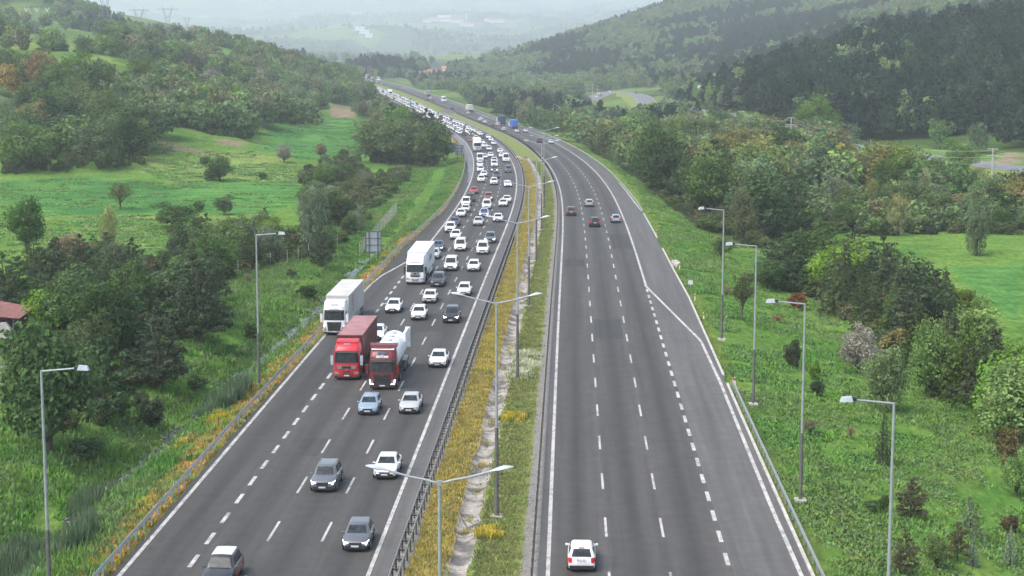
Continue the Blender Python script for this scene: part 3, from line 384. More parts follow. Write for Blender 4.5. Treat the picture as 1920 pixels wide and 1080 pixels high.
strip('inbound_road',ptL,DR,[lw,-13,-9.3,-5.5,-1.8,1.35],0.,M['asL'])
strip('outbound_road',ptR,DR,[-.62,1.9,5.6,9.4,11.45],0.,M['asR'])
shw=lambda D:np.interp(D,[0,216,241,270,333,358,420],[16.15,16.15,15.8,15.6,15.4,14.9,14.6])
strip('hard_shoulder',ptR,DR,[11.45,13.5,shw],0.,M['shoulder'])
strip('inner_margin',ptR,DR[DR<900],[-.62,-.15],.004,M['shoulder']);strip('inner_margin',ptL,DR[DR<900],[.2,1.35],.004,M['shoulder'])
wv=lambda D:-11.9-1.1*(fbm(D/6.,D*0+3.)-.3)-np.interp(D,[430,470,520,600,640],[0,.4,1.6,2.,1.9])
strip('sheen_patch',ptL,np.arange(418,720,2.),[wv,-11.55],.005,M['asPale'])  # sheen of the wet road painted as a paler strip
for a,b,d0,d1,fn in((-9.1,-7.6,133,139,ptL),(-5.3,-2.1,190,203,ptL),(-13.6,-11.7,150,171,ptL),(4.1,7.2,186,199,ptR),(7.9,11,270,292,ptR),(.4,3.4,246,255,ptR)):
    strip('asphalt_patch',fn,np.linspace(d0,d1,6),[a,b],.005,M['patch'])
def seams(name,fn,items):
    V=[];Q=[]
    for s0,d0,d1,ph in items:
        D=np.arange(d0,d1,.7);so=s0+.12*np.sin(D*.31+ph)+.10*np.sin(D*1.3+ph*2)+.05*np.sin(D*3.7);a=fn(D,so-.018,.007);b=fn(D,so+.018,.007);o=len(V)
        for p,q in zip(a,b): V.append(p);V.append(q)
        Q+=[(o+2*i,o+2*i+1,o+2*i+3,o+2*i+2) for i in range(len(D)-1)]
    obj(name,npmesh(name,V,Q,M['tar']),kind='structure')
seams('sealed_cracks',ptR,[(3.95,95,330,1),(7.35,95,170,2),(11.0,120,330,3),(9.2,100,150,4),(13.4,130,215,5),(1.3,200,290,6),(5.4,150,240,7)])
seams('sealed_cracks',ptL,[(-3.6,100,300,1),(-7.8,95,240,2),(-11.7,100,180,3),(-13.9,110,160,5),(-9.6,170,260,6),(-2.2,110,170,7),(-5.9,200,300,8)])
# ---- painted lines
def paint(name,items):
    V=[];Q=[];uv=[]
    for fn,D,s0,s1 in items:
        D=np.asarray(D,float);a=fn(D,s0(D) if callable(s0) else s0,.009);b=fn(D,s1(D) if callable(s1) else s1,.009);n=len(D);o=len(V)
        for p,q in zip(a,b): V.append(p);V.append(q)
        for i in range(n-1): Q.append((o+2*i,o+2*i+1,o+2*i+3,o+2*i+2))
    obj(name,npmesh(name,V,Q,M['line']),kind='structure')
def dashes(fn,s,d0,d1,mod,ln,w): 
    return [(fn,np.linspace(d,d+ln,3),s-w/2,s+w/2) for d in np.arange(d0,d1,mod)]
Dn=np.concatenate([np.arange(-40,600,2.),np.arange(600,2250,6.)])
r1=lambda D:np.interp(D,[0,108,118,163,185,196,214,226,232],[15.58,15.55,15.5,15.65,15.45,14.3,12.5,11.3,11.3])
l1=lambda D:np.interp(D,[0,140,186,213,228,236,242,248,262],[-15.4,-15.2,-15.1,-15.0,-14.8,-14.4,-13.6,-12.9,-11.3])
paint('outbound_markings',[(ptR,Dn,-.13,.13),(ptR,Dn,lambda D:r1(D)-.14,lambda D:r1(D)+.14)]+dashes(ptR,3.77,2.0,2000,12.15,4.6,.17)+dashes(ptR,7.54,2.0,2000,12.15,4.6,.17)+dashes(ptR,11.27,20,226,5.02,2.6,.28))
paint('inbound_markings',[(ptL,Dn,-.13,.13),(ptL,Dn,lambda D:l1(D)-.14,lambda D:l1(D)+.14)]+dashes(ptL,-3.9,2.0,2000,12.0,4.6,.17)+dashes(ptL,-7.48,2.0,2000,12.0,4.6,.17)+dashes(ptL,-11.35,20,250,4.95,2.6,.28))
# ---- median
Dm=np.concatenate([np.arange(-40,520,1.2),np.arange(520,1000,4.)]);Dm2=np.arange(1000,2250,6.)
jit=lambda a,sd,f=2.5:(lambda D:a+.35*(fbm(D/f+sd,D*0+sd)-.47)*2)
mR=lambda D:xRL(D)
def xRL(D): return (xR(D)-xL(D))
Dc=Dm[Dm<545]
strip('median_gravel',ptL,Dm,[1.25,1.8,jit(2.35,1)],-.06,M['gravel'],[0,-.02,.0])
strip('median_dry_grass',ptL,Dc,[jit(2.3,1),2.9,3.6,jit(4.65,5)],-.05,M['dry'],[.02,.05,-.02,-.2])
strip('drainage_channel',ptL,Dc,[4.55,4.9,5.35,5.8,jit(6.2,6)],-.17,M['concrete'],[.02,-.2,-.3,-.18,.02])
strip('median_grass',ptL,Dc,[jit(6.1,6),7.2,lambda D:xRL(D)-2.2,lambda D:xRL(D)-1.5],-.05,M['green'],[-.12,-.03,.02,0])
strip('median_grass',ptL,np.concatenate([Dm[Dm>=544],Dm2]),[jit(2.2,4),4.,6.5,lambda D:xRL(D)-1.3],-.05,M['green'],[0,-.1,-.1,0])
strip('median_gravel',ptR,Dm,[jit(-1.75,8,3),-1.1,-.5],-.055,M['gravel'],[.012,.02,.0])
strip('median_crossover',ptR,np.arange(962,1003,3.),[-6.,-3,-.3],.02,M['shoulder'])
# kerb of the outbound shoulder
kb=MB();Dk=np.arange(-30,420,2.)
for a,b in zip(Dk[:-1],Dk[1:]):
    if 160<a<166 or 331<a<338 or 268<a<285: continue
    P=[ptR(np.array([d]),shw(np.array([d]))+e,z)[0] for d in(a,b) for e,z in((-.02,-.1),(.2,-.1),(.2,.12),(-.0,.10))]
    kb.hexa([P[0],P[1],P[5],P[4],P[3],P[2],P[6],P[7]])
obj('shoulder_kerb',kb.mesh('shoulder_kerb',M['stone']),kind='structure')
# stream in the ditch
Ds=np.arange(60,300,1.5)
sw=lambda D,e:-lrail(D)-ditch(D)-(fbm(D/7.+5,D*0+2.)-.5)*1.6+e
V=[];Q=[]
for k,d in enumerate(Ds):
    for e in(-1.,1.):
        p=ptL(np.array([d]),sw(np.array([d]),e*(1+.5*math.sin(d*.7)))[0],0)[0];V.append((p[0],p[1],p[2]-3.12+.0*d))
    if k:Q.append((2*k-2,2*k-1,2*k+1,2*k))
V=np.array(V);V[:,2]=terr(V[:,0],V[:,1]).reshape(-1,2).min(1).repeat(2)+.3
obj('stream_water',npmesh('stream_water',V,Q,M['water']),kind='structure')
def road2():
    T=np.gradient(R2,axis=0);T/=np.linalg.norm(T,axis=1,keepdims=True);Nn=np.stack([T[:,1],-T[:,0]],1)
    def st(name,prof,mat,closed=None):
        V=np.stack([np.concatenate([R2+Nn*a,(R2Z+z)[:,None]],1) for a,z in prof],1);n,m=len(R2),len(prof);i=np.arange(n*m).reshape(n,m)
        Q=np.stack([i[:-1,:-1],i[:-1,1:],i[1:,1:],i[1:,:-1]],-1).reshape(-1,4)
        uv=np.stack([np.tile([a for a,z in prof],n),np.repeat(np.arange(n)*8.,m)],1)
        obj(name,npmesh(name,V.reshape(-1,3),Q,mat,uv=uv),kind='structure')
    st('valley_road',[(-6.5,0),(0,.05),(6.5,0)],M['asPale'])
    st('valley_road_bank',[(-16,-6.5),(-6.5,-.02)],M['green']);st('valley_road_bank',[(6.5,-.02),(16,-6.5)],M['green'])
    st('valley_markings',[(-5.9,.03),(-5.6,.03)],M['line']);st('valley_markings',[(5.6,.03),(5.9,.03)],M['line'])
road2()
# ---------------------------------------------------------------- guard rails
def guard(name,label,fn,s,D0,D1,mat,post_mat,double=False,side=1,step=2.,zb=.72):
    t=thing(name,label,'guard rail',tuple(fn(np.array([D0]),np.array([s(D0)]) if callable(s) else s)[0]))
    o0=np.array(t.location)
    def beam(off,n):
        b=MB();rings=[];D=np.concatenate([np.arange(D0,min(D1,500),2.),np.arange(500,D1,5.)]) if D1>500 else np.arange(D0,D1,2.)
        pr=[(-.03,-.16),(.035,-.1),(-.005,-.02),(.035,.07),(.0,.15),(-.03,.16),(-.05,0)]
        for d in D:
            rings.append([fn(np.array([d]),(s(d) if callable(s) else s)+off+side*a,zb+z)[0]-o0 for a,z in pr])
        b.loft(rings);part('beam',b.mesh('rail_beam',mat),t)
    beam(0,0)
    if double: beam(.52*-side,1)
    pm=MB();pm.box((0,0,.36),(.11,.12,.8))
    if double: pm.box((-.26*side,0,.70),(.5,.1,.09));pm.box((-.26*side,0,.86),(.5,.06,.03));pm.box((-.5*side,0,.36),(.09,.1,.75))
    pmesh=pm.mesh('rail_post',post_mat);D=np.arange(D0,D1,step);near=D[:100];rest=D[100:]
    for d in near:
        p=fn(np.array([d]),(s(d) if callable(s) else s)-.06*side,0.)[0]-o0
        part('post',pmesh,t,loc=p)
    if len(rest):
        q=MB()
        for d in rest:
            p=fn(np.array([d]),(s(d) if callable(s) else s)-.06*side,0.)[0]-o0;q.box((p[0],p[1],p[2]+.36),(.11,.12,.8))
            if double: q.box((p[0]-.26*side,p[1],p[2]+.75),(.5,.1,.1))
        part('posts',q.mesh('rail_posts',post_mat,0),t)['kind']='stuff'
    return t
guard('guard_rail','galvanised steel guard rail along the left outer edge of the inbound road',ptL,lambda D:-lrail(D),84,620,M['zinc'],M['zinc'])
guard('guard_rail','double ladder like steel guard rail between inbound road and yellow median grass',ptL,1.55,86,960,M['zinc'],M['dkrail'],True,-1)
guard('guard_rail','dark guard rail between green median grass and outbound road',ptR,-.92,88,958,M['dkrail'],M['dkrail'],False,1)  # beam and posts dark all round
guard('guard_rail','short pale guard rail at the near right edge of the outbound shoulder',ptR,16.55,84,162,M['zinc'],M['zinc'],False,-1)
guard('guard_rail','long guard rail round the far right bend of the outbound road',ptR,lambda D:np.interp(D,[325,420,900],[15.4,14.6,13.6]),332,1850,M['zinc'],M['zinc'],False,-1,4.)
guard('guard_rail','far guard rail left of the outbound road beyond the median opening',ptR,-.92,1006,1800,M['dkrail'],M['dkrail'],False,1,5.)
# ---------------------------------------------------------------- street lamps
def head_mesh(L=1.05,wd=.36):
    b=MB();rings=[]
    for t in np.linspace(0,1,9):
        r=(math.sin(math.pi*min(1,.12+.88*t))**.6)*(.35+.65*min(1,t*1.6));r=max(r,.12)
        rings.append([(L*t,wd/2*r*math.cos(a),.13*r*math.sin(a)*(1.15 if math.sin(a)>0 else .6)) for a in np.linspace(0,2*math.pi,12,endpoint=False)])
    b.loft(rings);return b.mesh('lamp_head',M['lampgrey'])
hm=head_mesh()
def double_lamp(h,label,loc,rz):
    t=thing('street_lamp',label,'street lamp',loc,rz,'double armed lamps along the median')
    b=MB();b.tube((0,0,0),(0,0,h*.42),.16,.125,10,1);b.tube((0,0,h*.42),(0,0,h-.1),.10,.07,10);b.box((0,0,h-.1),(.22,.16,.2));part('pole',b.mesh('lamp_pole',[M['pole'],M['poledark']]),t)
    f=MB();f.box((0,0,0),(.9,.9,.26));part('footing',f.mesh('lamp_footing',M['stone']),t)
    for s in(-1,1):
        a=MB();pts=[(0,0,h-.12),(s*.5,0,h+.02),(s*1.3,0,h+.18),(s*2.15,0,h+.42)]
        for p,q in zip(pts[:-1],pts[1:]): a.tube(p,q,.055,.045,8)
        part('arm',a.mesh('lamp_arm',M['pole']),t)
        hd=part('lamp_head',hm,t,loc=(s*2.1,0,h+.42));hd.rotation_euler=(0,-.2,0 if s>0 else math.pi)
    return t
LB=['nearest double armed median lamp, its foot below the picture','second double armed median lamp, on a concrete footing in the green strip','third double armed median lamp, beside the white flowers','fourth double armed median lamp from the front','fifth double armed median lamp from the front','sixth double armed median lamp from the front','seventh double armed median lamp, tallest of the far ones','last and lowest double armed median lamp at the bend']
for d,h,l in zip((71,116.3,163.9,209,253.2,300,343.5,372),(14.3,15.,15.2,14.7,14.8,15,15.6,12.9),LB):
    p=ptR(np.array([d]),-4.2 if d<80 else -3.7)[0];double_lamp(h,l,(p[0],p[1],p[2]-.12),-math.atan(float(hR(d))))
def side_lamp(s,h,arm,label,loc,rz):
    t=thing('street_lamp',label,'street lamp',loc,rz,'single armed lamps beside the outer edges')
    b=MB();b.tube((0,0,-.3),(0,0,h*.35),.14,.12,10,1);b.tube((0,0,h*.35),(0,0,h),.10,.07,10);part('pole',b.mesh('lamp_pole',[M['pole'],M['poledark']]),t)
    f=MB();f.box((0,0,0),(.8,.8,.3));part('footing',f.mesh('lamp_footing',M['stone']),t)
    a=MB();a.tube((0,0,h-.04),(s*arm,0,h+.16),.055,.05,8);part('arm',a.mesh('lamp_arm',M['pole']),t)
    k=MB();k.hexa([(-.05,-.19,-.1),(.6,-.17,-.12),(.6,.17,-.12),(-.05,.19,-.1),(.02,-.15,.16),(.5,-.12,.12),(.5,.12,.12),(.02,.15,.16)]);hd=part('lamp_head',k.mesh('flood_head',M['lampgrey']),t,loc=(s*arm,0,h+.16));hd.rotation_euler=(0,0,0 if s>0 else math.pi)
    g=MB();g.box((-.1,0,.02),(.22,.26,.18));gg=part('ballast_box',g.mesh('ballast',M['plastic']),t,loc=(s*arm-.02*s,0,h+.16));gg.rotation_euler=(0,0,0 if s>0 else math.pi)
for d,h,l in((87.5,14.4,'nearest right hand lamp with its foot out of view'),(121.4,14.3,'second right hand lamp, standing behind the pale guard rail'),(153.7,14.4,'third right hand lamp from the front'),(186.8,14.2,'farthest right hand lamp beside the merging kerb')):
    p=ptR(np.array([d]),17.85)[0];side_lamp(-1,h,2.15,l,(p[0],p[1],p[2]-.2),-math.atan(float(hR(d))))
for d,h,l in((96,14.3,'nearest left hand lamp by the reeds and stream'),(161.6,14.4,'farther left hand lamp behind the left guard rail')):
    p=ptL(np.array([d]),-17.6)[0];side_lamp(1,h,2.15,l,(p[0],p[1],p[2]-.3),-math.atan(float(hL(d))))
# ---------------------------------------------------------------- signs, markers, fence
def gz(x,y): return float(terr(np.array([x]),np.array([y]))[0])
def back_sign(name,label,x,y,wd,ht,clear,mat,rows=3):
    z=gz(x,y);t=thing(name,label,'road sign',(x,y,z),.05)
    p=MB();p.box((0,0,clear+ht/2),(wd,.05,ht));part('panel',p.mesh('sign_panel',mat),t)
    f=MB()
    for k in range(rows+1): f.box((0,.06,clear+ht*k/rows),(wd+.06,.07,.09))
    for s in(-1,1): f.box((s*wd/2,.05,clear+ht/2),(.09,.09,ht))
    # frame seen from the back, which faces the camera
    for v in f.v: pass
    f.v=[(a,-b,c) for a,b,c in f.v];part('frame',f.mesh('sign_frame',M['signdark']),t)
    for s in(-1,1):
        q=MB();q.box((s*wd*.29,-.14,(clear+ht)/2-.2),(.12,.1,clear+ht+.4));part('post',q.mesh('sign_post',M['signdark']),t)
back_sign('road_sign','large grey sign seen from behind on two posts beside the left guard rail',-20.7,257.5,2.25,3.05,1.9,M['signback'])
back_sign('road_sign','farther grey sign back with three rows, at the edge of the wooded bend',-15.6,514,2.25,2.95,2.2,M['signback'])
back_sign('direction_board','wide blue grey direction board seen from behind, half hidden by pines',-21.6,560,7.4,2.5,2.1,M['bluegrey'],2)
def small_sign(label,x,y,h,w2,h2):
    t=thing('small_sign',label,'road sign',(x,y,gz(x,y)));b=MB();b.tube((0,0,-.2),(0,0,h),.03,.03,6);part('post',b.mesh('post',M['zinc']),t)
    b=MB();b.box((0,-.04,h),(w2,.03,h2));part('panel',b.mesh('panel',M['signwhite']),t)
small_sign('small square sign on a thin post left of the white curtain lorry',-22.2,232.3,1.75,.62,.62)
p=ptR(np.array([223.]),16.9)[0];small_sign('small white square sign in the grass by the right kerb',p[0],p[1],1.15,.62,.55)
mk=None
for d,s,l in((332,15.9,'farthest red and white edge marker at the start of the bend rail'),(299,16.2,'tilted white edge marker near the widened shoulder'),(246,16.9,'edge marker beside the stone headwall'),(215,16.9,'edge marker just past the small white sign'),(200,16.9,'edge marker beside the merging shoulder line'),(162,17.0,'nearest edge marker at the end of the pale guard rail')):
    p=ptR(np.array([d]),s)[0]
    if mk is None:
        mk=thing('edge_marker',l,'marker post',(0,0,0),0,'red and white edge markers along the right kerb')
        b=MB();b.box((0,0,.4),(.13,.07,.95),taper=(.8,1));part('post',b.mesh('marker_post',M['white']),mk);b=MB();b.box((0,-.04,.66),(.12,.02,.26));part('reflector',b.mesh('marker_reflector',M['markred']),mk);m=mk
    else: m=copy_tree(mk);m['label']=l
    m.location=(p[0],p[1],gz(p[0],p[1])-.05);m.rotation_euler=(0,.06*math.sin(d),.0)
t=thing('rail_terminal','red and white striped cap at the break in the left guard rail','marker',tuple(ptL(np.array([229.]),-15.45,.5)[0]));b=MB();b.box((0,0,.25),(.3,.08,.4));part('cap',b.mesh('terminal_cap',M['markred']),t);b=MB();b.box((0,-.05,.25),(.1,.03,.4));part('stripe',b.mesh('stripe',M['white']),t)
def fence(label,pts,step,h,mesh=True):
    t=thing('mesh_fence',label,'fence',(pts[0][0],pts[0][1],gz(*pts[0])));o0=t.location;pm=MB();pm.tube((0,0,-.2),(0,0,h),.06,.05,6);pmesh=pm.mesh('fence_post',M['pole2']);Wd=MB()
    prev=None
    for (a,b) in zip(pts[:-1],pts[1:]):
        L=math.hypot(b[0]-a[0],b[1]-a[1]);n=max(1,int(L/step))
        for k in range(n):
            x=a[0]+(b[0]-a[0])*k/n;y=a[1]+(b[1]-a[1])*k/n;z=gz(x,y);q=Vector((x,y,z))-o0;part('post',pmesh,t,loc=q)
            if prev is not None:
                for zz in np.linspace(.3,h-.1,5): Wd.tube(prev+Vector((0,0,zz)),q+Vector((0,0,zz)),.012,.012,3,cap=False)
            prev=q
    part('mesh',Wd.mesh('fence_wires',M['wire'],0),t)
fence('wire fence with pale concrete posts on the left bank crest',[(-46,246),(-39,259),(-35,268),(-31.5,281),(-29,296)],3.4,2.2)
fence('tall fence behind the large grey sign beside the dark pines',[(-25.5,288),(-25,310),(-24.5,335),(-24.,362)],2.6,2.6)
# stone headwall at the outbound shoulder
p=ptR(np.array([252.]),16.7)[0];t=thing('stone_headwall','rounded stone drain headwall at the notch in the right kerb','drain',tuple(p));b=MB();b.loft([[(r*math.cos(a)*.55,r*math.sin(a)*2.2+0,z) for a in np.linspace(0,2*math.pi,14,endpoint=False)] for r,z in((1.15,-.5),(1.05,.1),(.75,.18),(.6,-.1))]);part('rim',b.mesh('headwall',M['stone']),t)
# ---------------------------------------------------------------- barn, poles, pylons
def barn():
    x,y=-59.,196.;z=gz(x,y);t=thing('ruined_barn','half ruined barn with red roof, broken timbers and stone wall at the left edge','barn',(x,y,z))
    b=MB();b.hexa([(-9,-3,3.4),(3.3,-3,2.3),(3.3,3.5,2.5),(-9,3.5,4.9),(-9,-3,3.55),(3.5,-3.1,2.4),(3.5,3.6,2.62),(-9,3.6,5.05)]);part('roof',b.mesh('barn_roof',M['roofold']),t)
    b=MB();b.box((-3,3.2,1.2),(11.5,.3,2.6));b.box((-8.5,0,1.4),(.3,6,3.2));part('rear_wall',b.mesh('barn_wall',M['wood']),t)
    for p,q in(((-3.6,-2.8,0),(-1.2,-2.8,3.)),((-1.4,-2.8,.3),(-2.6,-2.8,2.9)),((-.4,-2.7,.2),(.3,-2.7,2.7)),((2.6,-2.6,0),(2.7,-2.6,2.3))):
        b=MB();b.tube(p,q,.12,.1,6);part('timber',b.mesh('timber',M['wood']),t)
    b=MB();r=random.Random(3);pts=[(-8,-4.4,.9),(-4,-4.3,1.1),(-2,-4.2,1.6),(0,-4.2,1.9),(2.2,-4,2.1),(3.6,-3.9,.4)]
    for a,c in zip(pts[:-1],pts[1:]): b.hexa([(a[0],a[1]-.5,-.6),(c[0],c[1]-.5,-.6),(c[0],c[1]+.4,-.6),(a[0],a[1]+.4,-.6),(a[0],a[1]-.25,a[2]),(c[0],c[1]-.25,c[2]),(c[0],c[1]+.25,c[2]),(a[0],a[1]+.25,a[2])])
    part('stone_wall',b.mesh('stone_wall',M['stone']),t)
    b=MB();b.hexa([(-6,-3.6,1.5),(1.2,-3.6,1.2),(1.2,-2.4,1.5),(-6,-2.4,2),(-6,-3.6,1.6),(1.2,-3.6,1.3),(1.2,-2.4,1.6),(-6,-2.4,2.1)]);part('fallen_panel',b.mesh('fallen_panel',M['wood']),t)
barn()
def power_pole(label,x,y,h,rz=0,arms=((.98,1.9),(.82,2.2),(.66,1.6))):
    t=thing('power_pole',label,'power pole',(x,y,gz(x,y)),rz);b=MB();b.tube((0,0,-.3),(0,0,h),.24,.15,8);part('pole',b.mesh('pole',M['pole2']),t)
    for f,wd in arms:
        b=MB();b.box((0,0,h*f),(wd*1.35,.2,.22))
        for s in(-1,1): b.tube((s*wd*.6,0,h*f),(s*wd*.6,0,h*f-.5),.05,.05,5)
        part('crossarm',b.mesh('crossarm',M['pole2']),t)
    return Vector((x,y,gz(x,y)))
pa=power_pole('tall concrete power pole with three crossarms at the right edge',119.8,432.3,10.4)
pb=power_pole('concrete power pole among olive trees, carrying cables to the right',88.1,549,13.5)
pc=power_pole('leftmost of three slim power poles in the valley',47,1088,15.);pd=power_pole('middle of three slim power poles in the valley',50.2,1089,15.5);pe=power_pole('rightmost of three slim power poles in the valley',53.2,1084,14.6)
power_pole('lone far power pole above the valley trees',1.,1500,22)
def cables(label,a,ha,b,hb,sag,offs):
    t=thing('overhead_cables',label,'cables',tuple(a))
    for o,f in offs:
        p=Vector((o,0,ha*f));q=b-a+Vector((o,0,hb*f));m=MB();prev=p
        for k in range(1,25):
            u=k/24;c=p.lerp(q,u)-Vector((0,0,sag*4*u*(1-u)));m.tube(prev,c,.028,.028,4,cap=False);prev=c
        part('cable',m.mesh('cable',M['wire'],0),t)
OF=[(-1.15,.98),(1.15,.98),(-1.3,.82),(1.3,.82),(-1.,.66),(1.,.66)]
cables('sagging power cables between the two concrete poles on the right',pa,10,pb,13,3.2,OF)
cables('power cables leaving the right edge pole out of the picture',pa,10,Vector((165,352,gz(165,352))),10,2.6,OF)
cables('faint power cables from the olive tree pole towards the valley',pb,13,Vector((72,820,gz(72,820))),14,5,OF)
cables('thin cables hanging from the three slim valley poles',pd,15,Vector((10,1500,gz(10,1500))),20,6,OF)
def pylon(label,x,y,H,rz=0):
    z=gz(x,y);t=thing('power_pylon',label,'pylon',(x,y,z),rz);b=MB();r=.16
    B=H*.11;W=H*.055;hw=.5*H;ht=.86*H;V=H*.155
    def bar(p,q,k=1.): b.tube(p,q,r*k,r*k,4,cap=False)
    for sx in(-1,1):
        for sy in(-1,1):
            bar((sx*B,sy*B,-1),(sx*W,sy*W,hw));bar((sx*W,sy*W,hw),(sx*V,sy*W*.5,ht));bar((0,sy*W*.6,hw*1.08),(sx*V*.86,sy*W*.5,ht),.7);bar((sx*V,sy*W*.5,ht),(sx*V,0,H),.8)
        for k in range(6):
            a,c=k/6,(k+1)/6;e=lambda u:B+(W-B)*u
            for sy in(-1,1):
                bar((sx*e(a),sy*e(a),hw*a),(-sx*e(c),sy*e(c),hw*c),.5);bar((sy*e(a),sx*e(a),hw*a),(sy*e(c),-sx*e(c),hw*c),.5)
    A=H*.38
    for sy in(-1,1):
        bar((-A,0,ht),(A,0,ht),.9);bar((-V,sy*W*.5,ht+.03*H),(V,sy*W*.5,ht+.03*H),.7)
        for s in(-1,1): bar((s*A,0,ht),(s*V,sy*W*.4,ht+.035*H),.7)
    for k in range(8): bar((-V+2*V*k/8,0,ht+(.03*H if k%2 else 0)),(-V+2*V*(k+1)/8,0,ht+(0 if k%2 else .03*H)),.5)
    part('lattice',b.mesh('pylon_lattice',M['pylon'],0),t)
    for s in(-1,0,1):
        m=MB();c=s*A*.74
        for q in(-1,1): m.tube((c+q*H*.05,0,ht),(c,0,ht-H*.11),.2,.2,5)
        part('insulator',m.mesh('insulator',M['insul']),t)
pylon('nearest lattice pylon with bright white insulator strings on the left hill',-232.4,858,17.5,.2)
pylon('tall lattice pylon at the top left, its head out of the picture',-353.5,1524,33,.1);pylon('wide lattice pylon rising behind a bare tree on the ridge',-352,1655,27,.1);pylon('tallest full lattice pylon standing against the haze',-383,1950,32,.1);pylon('farthest small lattice pylon behind the rounded ridge trees',-417,2250,19,.1)
# ---------------------------------------------------------------- vegetation
def quads(C,N,size,asp,r,shade):
    n=len(C);N=N/np.linalg.norm(N,axis=1,keepdims=True);u=np.cross(N,r.normal(size=(n,3)));u/=np.linalg.norm(u,axis=1,keepdims=True);v=np.cross(N,u)
    s=(size*r.uniform(.6,1.35,n))[:,None];a=u*s*.5;b=v*s*.5*asp
    bend=N*s*.18
    V=np.stack([C-a*.9-b,C+a*.9-b*.8-bend,C+a+b,C-a*.8+b*.9-bend],1).reshape(-1,3);Q=np.arange(4*n).reshape(n,4)
    return V,Q,np.repeat(shade,4)
def tree_proto(shape,seed,leaves,leaf):
    """crown and trunk of unit height; width is carried by the x and y scale (unit diameter)"""
    r=np.random.default_rng(seed);cl=[];tips=[]
    def put(c,rad,k,up=.35,flat=.75,sh=None): cl.append((np.array(c),rad,k,up,flat,r.uniform(.66,1.3) if sh is None else sh))
    if shape in('round','wide','tall','bush','bare','willow'):
        n={'round':60,'wide':56,'tall':60,'bush':36,'bare':46,'willow':70}[shape];zb={'bush':.0,'tall':.05,'round':.05,'wide':.04,'bare':.25,'willow':.0}[shape]
        ph=r.uniform(0,6.28,8);cz=(1+zb)/2;hz=(1-zb)/2
        for k in range(n):
            t=math.acos(1-2*(k+.5)/n);a=k*2.39996+r.uniform(-.3,.3);lobe=1+.17*math.sin(3*a+ph[0])+.13*math.sin(5*a+2*t+ph[1])+.15*math.sin(2*t*2+ph[2]+a)
            q=r.uniform(.45,.93)**.55*lobe*(.62 if k%5==0 else .9);w=math.sin(t)
            if shape=='tall': w*=.9 if t>1.2 else .62+.3*t/1.2
            z=cz+hz*math.cos(t)*q*.96
            if math.cos(t)<-.3 and shape!='bush' and shape!='willow': z=cz+hz*math.cos(t)*q*.72
            c=(w*math.cos(a)*q*.42,w*math.sin(a)*q*.42,z);tips.append(c);put(c,r.uniform(.085,.15)*(1.15 if shape!='bare' else .9),1.)
    elif shape in('pine','scrub'):
        L=9 if shape=='pine' else 7
        for l in range(L):
            f=l/(L-1);z=.2+.74*f;rad=(.46*(1-f)**.62+.06)*r.uniform(.8,1.15);nb=max(3,int(8-4*f))
            if shape=='scrub': rad*=r.uniform(.6,1.2)
            for k in range(nb):
                if r.random()<.12: continue
                a=k*6.283/nb+l*1.3+r.uniform(-.3,.3);e=rad*r.uniform(.65,1.12);tips.append((e*math.cos(a),e*math.sin(a),z+.02))
                for g in(.45,.72,1.): put((e*g*math.cos(a),e*g*math.sin(a),z+.045*g+r.uniform(-.02,.02)),.052+.05*(1-f)*g,.8,.8,.4)
        put((0,0,.97),.04,.5,.5,1.4)
    elif shape=='spruce':
        L=13
        for l in range(L):
            f=l/(L-1);z=.05+.88*f;rad=.48*(1-f)**.85+.02;nb=max(4,int(11-7*f))
            for k in range(nb):
                a=k*6.283/nb+l*.7+r.uniform(-.2,.2);e=rad*r.uniform(.75,1.1)
                for g in(.5,.95): put((e*g*math.cos(a),e*g*math.sin(a),z+.02-.05*g),.035+.035*(1-f),.7,.5,.45)
        put((0,0,.97),.022,.4,.3,2.2)
    wsum=sum(k*rad**2 for _,rad,k,*_ in cl);V=[];Q=[];S=[];b=0
    for c,rad,k,up,flat,sh in cl:
        n=max(4,int(leaves*k*rad**2/wsum));d=r.normal(size=(n,3));d/=np.linalg.norm(d,axis=1,keepdims=True);ra=rad*r.uniform(.25,1,n)[:,None]**.5
        P=c+d*ra*np.array([1,1,flat]);N=d*.7+np.array([0,0,up])+r.normal(size=(n,3))*.45
        v,q,s=quads(P,N,leaf,.62,r,sh*r.uniform(.82,1.18,n));V.append(v);Q.append(q+b);S.append(s);b+=len(v)
    V=np.concatenate(V);Q=np.concatenate(Q);S=np.concatenate(S);col=np.stack([S*1.04,S,S*.95],1)
    cm=npmesh(shape+'_crown',V,Q,M['leaf'],col=col)
    t=MB();top={'bush':.5,'round':.62,'wide':.5,'tall':.8,'bare':.7,'willow':.6}.get(shape,.95);k=.028 if shape!='bush' else .02
    pts=[Vector((r.normal()*.008*i,r.normal()*.008*i,-.03+(top+.03)*i/4)) for i in range(5)]
    for i in range(4): t.tube(pts[i],pts[i+1],k*(1-i*.2)+.002,k*(1-(i+1)*.2)+.002,6,cap=False)
    r.shuffle(tips)
    for c in tips[:26 if shape in('bare','round','wide') else 12]:
        z0=min(top*.98,max(.12,c[2]-.28));p=Vector((0,0,z0));q=Vector(c);m=p.lerp(q,.55)+Vector((0,0,.03));t.tube(p,m,k*.42,k*.28,5,cap=False);t.tube(m,q,k*.28,k*.1,4,cap=False)
    return cm,t.mesh(shape+'_trunk',M['bark'])
NEAR={};SPEC={'round':(4400,.037),'wide':(4400,.036),'tall':(3600,.035),'bush':(1900,.062),'bare':(1700,.03),'willow':(4600,.034),'pine':(3800,.04),'scrub':(2200,.045),'spruce':(3600,.038)}
for i,(k,(n,l)) in enumerate(SPEC.items()): NEAR[k]=[tree_proto(k,100*i+j,n,l) for j in range(3)]
